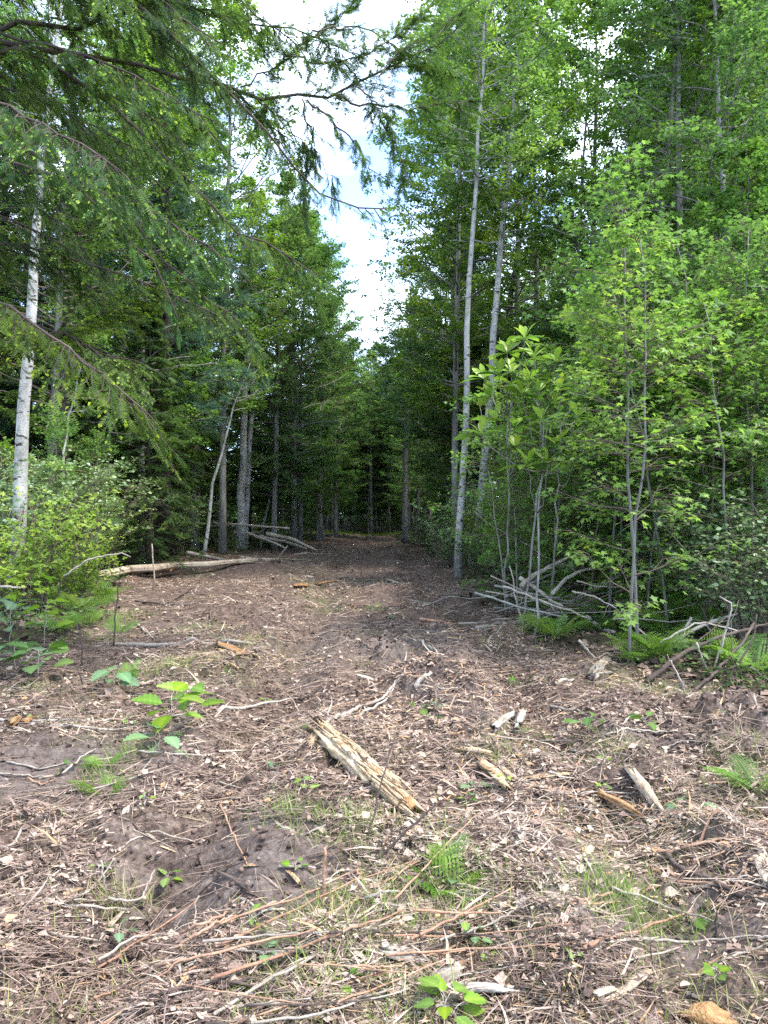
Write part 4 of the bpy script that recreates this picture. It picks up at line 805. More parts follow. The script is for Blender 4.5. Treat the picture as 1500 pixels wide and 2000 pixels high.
blades('thin_grass', xx, yy, r.uniform(.03, .1, n), r.uniform(.0015, .003, n) * (1 + yy * .12), np.clip(.62 + r.normal(size=n) * .25, 0, 1), sp=.9)['label'] = 'thin scattered blades of grass and dry straw over the clearing'
n = 9000; yy = 1.9 + 4.5 * r.random(n) ** 1.6; xx = (r.random(n) * 2 - 1) * (.56 * yy + .5); k = (fbm(xx * 1.7 + 60, yy * 1.7, 2) > -.05 + .05 * yy) & (bare_f(xx, yy) < .35); xx, yy = xx[k], yy[k]; n = len(xx)
blades('dry_straw', xx, yy, r.uniform(.06, .2, n), r.uniform(.0015, .0032, n), np.clip(.93 + r.normal(size=n) * .08, 0, 1), sp=3.5, up=.5)['label'] = 'dry straw lying matted over the near foreground'
# low ground cover along both edges
n = 24000; y = 6.2 + 46 * r.random(n) ** 1.6; sd = r.random(n) < .5
x = np.where(sd, np.interp(y, YB, XR) + np.abs(r.normal(size=n)) * (1.2 + y * .07) - .25, np.interp(y, YA, XL) - np.abs(r.normal(size=n)) * (1.1 + y * .07) + .3)
k = clearmask(x, y) < .6 * r.random(n) + .2; k &= np.abs(x) < .56 * y + 1.2; k &= fbm(x * 1.1 + 3, y * 1.1, 2) > -.12; x, y = x[k], y[k]; n = len(x)
z = height(x, y) + np.abs(r.normal(size=n)) * .14; X, Y_, Z = frames(unit(r.normal(size=(n, 3)) * [1, 1, .3]), unit(np.array([0, 0, 1.]) + r.normal(size=(n, 3)) * .5))
mb = MB(); scatter(mb, LEAF2[0], LEAF2[1], np.stack([x, y, z], -1), X, Y_, Z, r.uniform(.035, .075, n) * (1 + y * .02), np.clip(.35 + r.normal(size=n) * .25, 0, 1))
tag(mb.build('ground_cover', M['leaf_dark']), kind='stuff', label='low green ground cover under the thickets on both edges')
n = 2600; x = r.uniform(-5, 2.5, n); y = r.uniform(49, 56, n); blades('far_grass', x, y, r.uniform(.1, .25, n), r.uniform(.015, .03, n), np.clip(.2 + r.normal(size=n) * .2, 0, 1))['label'] = 'thin band of grass where the strip meets the dark woods'

# ------------------------------------------------------------------ litter: nobody could count it
r = R_(600)
def spread(n, y0, y1, p, wide=.58, pad=.6):
    """denser towards y0"""
    q = r.random(n); e = 2 - p; y = (y0 ** e + (y1 ** e - y0 ** e) * q) ** (1 / e); x = (r.random(n) * 2 - 1) * (wide * y + pad); return x, y
def litter_tint(x, y, n):
    b = .5 + .5 * fbm(x * 1.6 + 70, y * 1.6, 3) + .3 * fbm(x * 6 + 7, y * 6, 2); t = np.clip(b + r.normal(size=n) * .21, 0, .78); o = r.random(n)
    t = np.where(o < .035, r.uniform(.83, .9, n), t); t = np.where(o > .99, r.uniform(.93, 1, n), t); return t
CH = [(np.array([[-.5, 0, 0], [.42, .08, .06], [.5, .8, -.03], [-.3, 1, .07]]), [[0, 1, 2], [0, 2, 3]]), (np.array([[-.16, 0, 0], [.14, .06, .03], [.1, 1, .03], [-.12, .9, 0]]), [[0, 1, 2], [0, 2, 3]]), LEAF2,
      (np.array([[0, 0, 0], [.4, .3, .22], [.1, 1, .05], [-.42, .55, .2], [-.35, .2, .1]]), [[0, 1, 2], [0, 2, 3], [0, 3, 4]])]
CH.append((np.array([[-.035, 0, 0], [.03, .02, .01], [.075, .5, .07], [.03, .52, .07], [.06, 1, 0]]), [[0, 1, 2], [0, 2, 3], [3, 2, 4]]))
CH[1] = (np.array([[-.1, 0, 0], [.09, .06, .03], [.13, .55, .07], [-.02, .6, .06], [.05, 1, -.02]]), [[0, 1, 2], [0, 2, 3], [3, 2, 4]])
mb = MB()
for T, n, s0, s1 in ((CH[0], 52000, .005, .02), (CH[1], 56000, .012, .05), (CH[4], 76000, .03, .12), (CH[2], 40000, .01, .04), (CH[3], 26000, .01, .04)):
    x, y = spread(n, 1.9, 52, 2.7); c = clearmask(x, y, .5); lz = np.exp(-(((x + .72) / .55) ** 4 + ((y - 3.4) / .62) ** 4)) + np.exp(-(((x + 1.95) / .7) ** 4 + ((y - 4.55) / .7) ** 4)); k = (lz * .8 < r.random(n)) & (c > r.random(n) * .9 - .15) & (bare_f(x, y) * .93 < r.random(n)) & (smooth(-.22, .12, fbm(x * 2.6 + 9, y * 2.6, 3)) + .22 > r.random(n)); x, y = x[k], y[k]; n = len(x)
    s = r.uniform(s0, s1, n) * (y / 3) ** .38 * r.choice([.7, 1, 1.5], n, p=[.45, .4, .15]); a = r.random(n) * 6.28
    D = unit(np.stack([np.cos(a), np.sin(a) * .8, r.normal(size=n) * .3], -1)); X, Y_, Z = frames(D, unit(np.array([0, 0, 1.]) + r.normal(size=(n, 3)) * .5))
    scatter(mb, T[0], T[1], np.stack([x, y, height(x, y) + r.uniform(.0, .025, n)], -1), X, Y_, Z, s, litter_tint(x, y, n))
tag(mb.build('wood_chip_litter', M['litter']), kind='stuff', label='shredded bark, chips and dead leaves covering the cleared ground')
mb = MB()
n = 42000; x, y = spread(n, 1.9, 45, 2.6); k = (clearmask(x, y, .7) > r.random(n) * .7 - .1) & (bare_f(x, y) < r.random(n) + .1) & (smooth(-.3, .1, fbm(x * 2.6 + 9, y * 2.6, 3)) + .3 > r.random(n)); x, y = x[k], y[k]; n = len(x)
Lg = r.uniform(.05, .22, n) * (y / 3) ** .35 * r.choice([.7, 1, 1.6], n, p=[.4, .45, .15]); a = r.normal(size=n) * .9 + .2 + PI * (r.random(n) < .5); D = unit(np.stack([np.cos(a), np.sin(a), r.normal(size=n) * .12], -1))
c0 = np.stack([x, y, height(x, y) + .014], -1); u = np.array([-.5, .5]); P = c0[:, None] + D[:, None] * (u[None, :, None] * Lg[:, None, None])
P[..., 2] = np.maximum(P[..., 2], height(P[..., 0], P[..., 1]) + .003)
tubes(mb, P, (r.uniform(.0008, .0026, n) * (y / 3) ** .55)[:, None] * np.array([1, .5]), 3, tint=np.clip(.55 + .3 * fbm(x * 2, y * 2, 2) + r.normal(size=n) * .22, 0, .8), cap=False)
tag(mb.build('twig_litter', M['litter']), kind='stuff', label='fine broken twigs and stalks strewn over the cleared ground')
# dead leaves on the forest floor beyond the edges
n = 26000; y = 6 + 44 * r.random(n) ** 1.5; x = (r.random(n) * 2 - 1) * (.6 * y + 1); k = clearmask(x, y) < .5; x, y = x[k], y[k]; n = len(x)
X, Y_, Z = frames(unit(r.normal(size=(n, 3)) * [1, 1, .15]), unit(np.array([0, 0, 1.]) + r.normal(size=(n, 3)) * .4)); mb = MB()
scatter(mb, LEAF2[0], LEAF2[1], np.stack([x, y, height(x, y) + .02], -1), X, Y_, Z, r.uniform(.05, .12, n) * (1 + y * .02), np.clip(.25 + r.normal(size=n) * .15, 0, .7))
tag(mb.build('dead_leaf_litter', M['litter']), kind='stuff', label='brown dead leaves on the forest floor under the trees')
# clods on the torn mounds
mb = MB(); ic = np.array([[0, 0, 1], [.9, 0, .3], [.28, .85, .4], [-.72, .5, .35], [-.7, -.5, .3], [.3, -.85, .35], [.7, .5, -.5], [-.3, .8, -.5], [-.9, 0, -.5], [-.2, -.8, -.5], [.7, -.5, -.5]])
icf = [[0, 1, 2], [0, 2, 3], [0, 3, 4], [0, 4, 5], [0, 5, 1], [1, 6, 2], [2, 7, 3], [3, 8, 4], [4, 9, 5], [5, 10, 1], [2, 6, 7], [3, 7, 8], [4, 8, 9], [5, 9, 10], [1, 10, 6]]
for x0, y0, s, n in ((-.05, 7.9, .26, 260), (.45, 6.6, .45, 420), (.75, 7.6, .4, 260), (2.6, 5.4, .45, 420), (2.1, 5.9, .35, 200), (-.7, 3.4, .8, 420), (-2.0, 4.5, 1.1, 420), (1.9, 5.0, .3, 300), (-.3, 8.7, .6, 200), (.2, 12, 1.2, 160), (-.9, 6.4, .5, 160)):
    x = x0 + r.normal(size=n) * s * .6; y = y0 + r.normal(size=n) * s * .6; X, Y_, Z = frames(unit(r.normal(size=(n, 3))), unit(r.normal(size=(n, 3))))
    scatter(mb, ic, icf, np.stack([x, y, height(x, y) + .004], -1), X, Y_, Z, r.uniform(.006, .028, n) * np.ones((3, n)) .__array__().mean(0) if False else np.stack([r.uniform(.004, .024, n)] * 3, -1) * r.uniform(.5, 1, (n, 3)), np.clip(r.normal(size=n) * .12 + .26, 0, .55))
tag(mb.build('soil_clods', M['litter']), kind='stuff', label='dark crumbs and clods of soil on the churned mounds')

mb = MB()
for (px, py), sx, sy, n in (((850, 1370), .45, .5, 2600), ((730, 1440), .3, .3, 500), ((455, 1285), .3, .35, 900), ((600, 1142), .7, .8, 700), ((700, 1075), 1.6, 3, 1600), ((1250, 1600), .25, .2, 500), ((960, 1530), .25, .2, 500), ((930, 1250), .5, .6, 700), ((1150, 1320), .5, .3, 600), ((1420, 1660), .3, .2, 400), ((820, 1150), 1.0, 1.0, 500), ((1000, 1960), .35, .15, 350), ((790, 1600), .12, .1, 300), ((640, 1480), .2, .2, 300), ((380, 1140), 1.5, .8, 900)):
    p = G(px, py); x = p[0] + r.normal(size=n) * sx; y = p[1] + r.normal(size=n) * sy; T = CH[r.integers(2)]
    D = unit(r.normal(size=(n, 3)) * [1, .8, .3]); X, Y_, Z = frames(D, unit(np.array([0, 0, 1.]) + r.normal(size=(n, 3)) * .5))
    scatter(mb, CH[1][0], CH[1][1], np.stack([x, y, height(x, y) + r.uniform(.005, .03, n)], -1), X, Y_, Z, r.uniform(.012, .06, n) * (p[1] / 4) ** .4, np.where(r.random(n) < .45, r.uniform(.8, .87, n), r.uniform(.5, .78, n)))
tag(mb.build('rotten_wood_crumbs', M['litter']), kind='stuff', label='orange and pale crumbs of shredded rotten wood on the mounds')
# ------------------------------------------------------------------ logs, shards and sticks
r = R_(700)
def log_mesh(mb, P, R, S=28, groove=.12, jag=.12, flat=1.0, tint0=.5, tv=.3, nz=.08, K=None):
    P = np.asarray(P, float); R = np.asarray(R, float); s = np.r_[0, np.cumsum(np.linalg.norm(np.diff(P, axis=0), axis=1))]
    K = K or 40; u = np.linspace(0, s[-1], K); Pp = np.stack([np.interp(u, s, P[:, i]) for i in range(3)], -1); Rr = np.interp(u, s, R)
    T = unit(np.gradient(Pp, axis=0)); Aa = unit(np.cross(T, [0, 0, 1.])); Bb = np.cross(Aa, T); ang = np.arange(S) * 2 * PI / S
    gr = groove * (vnoise(ang * 3.1 + r.random() * 50, np.zeros(S)) * 2) + groove * .7 * r.normal(size=S) * .5
    U, Ag = np.meshgrid(u, ang, indexing='ij'); off = r.random() * 99
    rad = Rr[:, None] * (1 + gr[None] + nz * 2 * fbm(U * 9 / max(s[-1], .3) + off, Ag * 2.2, 3)); e = r.normal(size=S) * jag * s[-1] * .12; e2 = r.normal(size=S) * jag * s[-1] * .12
    w0 = np.clip(1 - U / (s[-1] * .2), 0, 1); w1 = np.clip(1 - (s[-1] - U) / (s[-1] * .2), 0, 1)
    V = Pp[:, None] + rad[..., None] * (np.cos(ang)[None, :, None] * Aa[:, None] + flat * np.sin(ang)[None, :, None] * Bb[:, None]) + T[:, None] * (e[None] * w0 - e2[None] * w1)[..., None]
    tint = np.clip(tint0 + tv * (.8 * gr[None] / max(groove, .01) * .3 + fbm(U * 7 + off, Ag * 4, 3)), 0, 1)
    n0 = K * S; idx = np.arange(n0).reshape(K, S); q = np.stack([idx[:-1], np.roll(idx, -1, 1)[:-1], np.roll(idx, -1, 1)[1:], idx[1:]], -1).reshape(-1, 4)
    cen = np.array([Pp[0] + T[0] * .1 * R[0], Pp[-1] - T[-1] * .1 * R[-1]]); t = [[n0, idx[0, (j + 1) % S], idx[0, j]] for j in range(S)] + [[n0 + 1, idx[-1, j], idx[-1, (j + 1) % S]] for j in range(S)]
    mb.add(np.vstack([V.reshape(-1, 3), cen]), q, t, np.r_[tint.ravel(), tint0 - .15, tint0 - .15])
# the split rotten log in the foreground
A = G(632, 1458); B = G(796, 1590); A[2] += .09; B[2] += .05
o = thing('rotten_log', 'split ochre rotten log lying in the middle of the foreground', 'log', tuple(A)); mb = MB()
ax = unit(B - A); log_mesh(mb, [A * 0, (B - A) * .35 + [0, 0, .012], (B - A) * .7, B - A], [.07, .08, .07, .045], S=44, groove=.26, jag=1.0, flat=.7, tv=.85, nz=.22, K=70, tint0=.58)
mb.build('wood_body', M['wood'], o)
side = unit(np.cross(ax, [0, 0, 1.]))
for i in range(22):
    t = r.uniform(-.02, .8); w = r.uniform(-.07, .07); st = (B - A) * t + side * w + [0, 0, .075 * math.sqrt(max(1 - (w / .09) ** 2, .1)) * .8]; ln = r.uniform(.12, .4); u = np.linspace(0, 1, 5)[:, None]
    P = st + ax * ln * u + r.normal(size=(5, 3)) * .004; P[:, 2] += r.uniform(-.01, .02) * u[:, 0]; mb = MB(); tubes(mb, P, np.array([.003, .008, .008, .006, .001]) * r.uniform(.6, 1.3), 5, tint=r.uniform(.4, .95), rough=.4); mb.build('splinter', M['wood'], o)
mb = MB(); log_mesh(mb, [np.array([0, .0, -.01]), np.array([-.06, -.09, -.04]), np.array([-.1, -.2, -.1])], [.07, .055, .02], S=18, groove=.35, jag=1.2, flat=.8, K=14, tint0=.5, tv=.8); mb.build('broken_root', M['wood'], o)
mb = MB(); log_mesh(mb, [(B - A) * .98, (B - A) * 1.05 - [0, 0, .01]], [.045, .035], S=16, groove=.3, jag=.8, K=8, tv=.6); mb.build('crumbling_end', M['wood_orange'], o)
# long pale log at left
pts = [(195, 1132), (250, 1126), (300, 1130), (345, 1124), (400, 1120), (450, 1114), (500, 1108), (545, 1104)]
P = np.array([G(*p) for p in pts]); P[:, 2] = np.linspace(P[0, 2], P[-1, 2], len(P)) + .1 + np.array([0, .01, .03, .01, 0, .02, .01, 0])
o = thing('stripped_log', 'long pale bark-stripped log lying along the left edge of the clearing', 'log', tuple(P[0])); mb = MB()
log_mesh(mb, P - P[0], np.array([.12, .13, .12, .1, .1, .085, .07, .04]), S=28, groove=.12, jag=.5, flat=.8, tv=.5, nz=.13, K=60, tint0=.62); mb.build('wood_body', M['wood_pale'], o, True)
mb = MB(); log_mesh(mb, [P[3] - P[0] + [0, -.1, 0], P[3] - P[0] + [-.04, -.5, -.12]], [.05, .03], S=10, K=8); mb.build('branch_stub', M['wood_orange'], o, True)

def shard(name, a, b, wpx, mat, label, flat=.45, cat='wood', lift=.02, d=None, group=None, S=12):
    A = G(*a); B = G(*b); dm = .5 * (A[1] + B[1]); w = wpx / F * dm * .5; A[2] += lift + w * flat * .5; B[2] += lift + w * flat * .3
    o = tag(None or bpy.data.objects.new(name, None), label, cat, group); mb = MB()
    log_mesh(mb, [A * 0, (B - A) * .5 + [0, 0, w * .2], B - A], [w * .8, w, w * .7], S=S, groove=.28, jag=1.3, flat=flat, K=14, tv=.6, nz=.15)
    me = mb.mesh(name, mat); ob = bpy.data.objects.new(name, me); C.objects.link(ob); ob.location = A; bpy.data.objects.remove(o); return tag(ob, label, cat, group)
W, WP, WO = M['wood'], M['wood_pale'], M['wood_orange']
for a in [((932, 1492), (985, 1542), 26, W, 'ochre split shard right of the rotten log'), ((965, 1495), (998, 1525), 18, W, 'short ochre shard crossing the split one'), ((1035, 1500), (1010, 1478), 16, W, 'ragged flat chip above the flat tan strip'), ((905, 1470), (960, 1478), 18, W, 'broad tan fragment above the ochre shards'), ((1030, 1528), (1110, 1522), 14, W, 'flat tan strip of wood right of the ochre shards'), ((1235, 1512), (1290, 1590), 26, WP, 'pale plank-like shard on the right of the foreground'), ((1175, 1560), (1255, 1600), 20, WO, 'orange rotten shard left of the pale plank-like one'), ((1185, 1568), (1225, 1590), 12, WP, 'cream splinter beside the orange rotten shard'),
          ((1160, 1322), (1188, 1290), 24, WP, 'stubby cut block of wood at the foot of the brush on the right'), ((1150, 1325), (1195, 1318), 14, M['stick_pale'], 'brown wood piece under the stubby cut block'), ((968, 1425), (1000, 1400), 22, M['stick_pale'], 'grey slab of wood right of the mound'), ((1012, 1425), (1022, 1390), 20, M['stick_pale'], 'upright-lying grey slab beside the other grey slab'), ((1340, 1985), (1420, 2010), 60, WO, 'orange broken block cut off at the bottom right'), ((1200, 1962), (1270, 1905), 22, WP, 'pale forked shard near the bottom right'), ((1165, 1960), (1200, 1945), 22, WP, 'short cream chip beside the pale forked shard'), ((1475, 1660), (1500, 1730), 24, WP, 'pale torn slab at the right edge'), ((845, 1940), (905, 1905), 34, M['stick_pale'], 'tan slab near the bottom middle'), ((760, 1880), (830, 1890), 40, M['stick_pale'], 'broad tan bark slab in the stalk heap'), ((880, 1950), (1010, 1945), 26, M['stick_pale'], 'tan wood strip lying right of the bottom tan slab'), ((22, 1425), (38, 1408), 22, WO, 'orange bark chunk at the left edge'), ((48, 1418), (62, 1408), 18, WO, 'second orange bark chunk beside the one at the left edge'),
          ((575, 1138), (600, 1146), 16, WO, 'orange broken root far up the strip on the left'), ((620, 1143), (660, 1138), 9, WO, 'orange splinter right of the far broken root'), ((592, 1128), (610, 1130), 10, WP, 'pale chip behind the far orange root'), ((430, 1265), (475, 1290), 18, WO, 'orange stained bark below the long tan pole'), ((455, 1290), (480, 1275), 14, WP, 'torn cream bark at the end of the orange stained bark'), ((485, 1272), (498, 1300), 8, W, 'upright ochre splinter at the tan pole'), ((270, 1362), (320, 1375), 16, M['stick_dark'], 'dark piece of branch behind the leafy seedling'), ((410, 1695), (445, 1725), 10, W, 'ochre splinter by the wheel marks'), ((430, 1725), (480, 1740), 14, M['stick_dark'], 'dark twisted root by the wheel marks'), ((0, 1700), (25, 1690), 14, WP, 'pale chip at the left edge'), ((755, 1135), (800, 1150), 7, WP, 'pale strip lying across the strip far up'), ((700, 1330), (735, 1335), 10, WP, 'pale chip behind the rotten log'), ((360, 1350), (380, 1352), 14, WP, 'pale round chip behind the leafy seedling')]:
    shard('wood_shard' if a[2] < 30 else 'wood_slab', *a[:5], cat='wood shard')
SP_, SD_ = M['stick_pale'], M['stick_dark']
for i in range(110):
    px = r.uniform(0, 1500); py = 1130 + 850 * r.random() ** 1.1; p = G(px, py)
    if clearmask(p[:1], p[1:2])[0] < .6: continue
    a = r.normal() * .7; ln = r.uniform(.05, .16) * F / p[1] * .6
    shard('wood_chip', (px, py), (px + ln * math.cos(a), min(py + ln * .5 * math.sin(a), 2030)), r.uniform(.012, .03) * F / p[1], [W, WP, SP_, SP_, SD_, SD_][r.integers(6)], 'loose wood chip lying in the litter of the clearing', cat='wood chip', lift=0, group='loose wood chips in the litter', S=8)

def stick(pts, w, mat, label, name='stick', d=None, cat='stick', lift=.015, group=None, twigs=0, up=0.0):
    """pts in photograph pixels; with d they are read at that distance (number or (d0,d1)), else on the ground"""
    n = len(pts)
    if d is None: P = np.array([G(*p, lift) for p in pts])
    else:
        d0, d1 = (d, d) if np.isscalar(d) else d; P = np.array([Q(p[0], p[1], d0 + (d1 - d0) * i / max(n - 1, 1)) for i, p in enumerate(pts)])
    rad = w / F * P[:, 1].mean() * (.5 if w < 9 else .42); s = np.r_[0, np.cumsum(np.linalg.norm(np.diff(P, axis=0), axis=1))]; K = max(6, n * 4); u = np.linspace(0, s[-1], K); P = np.stack([np.interp(u, s, P[:, i]) for i in range(3)], -1)
    P[1:-1] += r.normal(size=(K - 2, 3)) * (.004 if rad > .018 else min(rad * .5, .012)); P[:, 2] = np.maximum(P[:, 2], height(P[:, 0], P[:, 1]) + rad * .4)
    mb = MB(); b = P[0].copy(); tubes(mb, P - b, rad * (1.1 - .5 * np.linspace(0, 1, K)), 8, rough=.18)
    for j in range(twigs):
        t = r.uniform(.25, .9); c = lerp_path(P - b, np.array([t]))[0]; D = unit((P[-1] - P[0]) / s[-1] + r.normal(size=3) * .7); l = r.uniform(.08, .35) * s[-1]; uu = np.linspace(0, 1, 4)[:, None]
        tubes(mb, c + D * uu * l + r.normal(size=(4, 3)) * .01 * uu, rad * .45 * (1 - .7 * uu[:, 0]), 5)
    o = mb.build(name, mat, None, True); o.location = b; return tag(o, label, cat, group)
SP, SR, SD = M['stick_pale'], M['stick_red'], M['stick_dark']
for a in [([(-30, 1408), (100, 1412), (200, 1414), (300, 1408), (400, 1395)], 6, SP, 'long pale pole lying across the left foreground'), ([(100, 1432), (220, 1428), (330, 1415)], 5, SP, 'pale stick just below the long pale pole'), ([(425, 1392), (500, 1380), (582, 1367)], 7, SP, 'pale stick pointing right beside the leafy seedling'), ([(320, 1450), (390, 1420), (440, 1408)], 4, SP, 'thin curved twig under the leafy seedling'),
          ([(640, 1412), (700, 1385), (745, 1362), (796, 1332)], 8, SP, 'bleached stick slanting up from the head of the rotten log'), ([(705, 1400), (760, 1362), (775, 1345)], 5, SP, 'thin bleached stick beside the slanting one'), ([(640, 1408), (648, 1372), (644, 1352)], 4, SP, 'short upright bleached twig behind the rotten log'),
          ([(195, 1256), (330, 1262), (460, 1265), (556, 1258)], 10, SP, 'straight tan pole lying across behind the left foreground'), ([(265, 1176), (330, 1182), (400, 1185), (500, 1178)], 4, SD, 'thin dark stick lying before the pale log'), ([(330, 1178), (375, 1150)], 5, SD, 'short dark stick slanting below the pale log'), ([(265, 1218), (300, 1250)], 4, SP, 'short pale twig left of the tan pole'), ([(1080, 1340), (1120, 1330)], 8, SP, 'short brown stick below the brush'),
          ([(818, 1255), (840, 1270), (862, 1288)], 6, SP, 'pale crooked twig on the dark soil in the middle'), ([(820, 1213), (860, 1218), (892, 1222)], 6, SR, 'tan stick lying at the right of the strip'), ([(1245, 1674), (1310, 1668), (1370, 1655), (1440, 1628), (1510, 1602)], 7, SR, 'long reddish stalk reaching in from the right edge'), ([(1330, 1660), (1420, 1640), (1510, 1618)], 5, SR, 'thinner reddish stalk below the long one at the right'), ([(1298, 1675), (1340, 1710), (1400, 1735), (1460, 1760), (1520, 1768)], 13, SD, 'dark barked branch at the right of the foreground'), ([(1385, 1728), (1440, 1752), (1510, 1775)], 8, WP, 'pale stripped branch under the dark barked one'),
          ([(428, 1578), (450, 1625), (482, 1692)], 4, SR, 'reddish stalk slanting beside the wheel marks'), ([(858, 1826), (910, 1832), (968, 1842)], 9, SR, 'curved reddish stick right of the stalk heap'), ([(955, 1795), (1000, 1870), (1050, 1950)], 6, SP, 'long grey stick slanting down in the bottom middle'), ([(1000, 1895), (1040, 1940)], 8, SD, 'short dark stick near the bottom middle'), ([(60, 1770), (90, 1730), (125, 1700)], 5, SP, 'pale twig at the left of the wheel marks'), ([(0, 1660), (30, 1655), (50, 1610)], 5, SP, 'crooked pale twig at the left edge'),
          ([(575, 1085), (600, 1082), (632, 1085)], 5, SP, 'pale stick at the right of the far brush heap'), ([(1195, 1750), (1120, 1770)], 4, SR, 'small reddish stalk right of the middle'), ([(60, 1385), (250, 1375)], 4, SD, 'thin dark stick behind the long pale pole'), ([(930, 1570), (1010, 1580), (1150, 1566)], 4, SD, 'dark thin stick below the ochre shards'), ([(970, 1640), (1060, 1650)], 4, SP, 'pale thin stick right of the middle'), ([(1040, 1520), (1130, 1525)], 5, SP, 'tan stick beside the flat tan strip'),
          ([(1060, 1378), (1140, 1400)], 5, SP, 'pale stick on the litter below the brush'), ([(1115, 1470), (1180, 1480), (1230, 1478)], 4, SP, 'thin arched twig before the dark clods at right'), ([(1225, 1425), (1205, 1470)], 5, SP, 'upright pale twig before the dark clods'), ([(1440, 1385), (1500, 1430)], 6, SP, 'stick at the right edge above the dark clods'), ([(1380, 1420), (1500, 1395)], 9, SD, 'dark half-buried branch at the right edge')]:
    stick(*a)
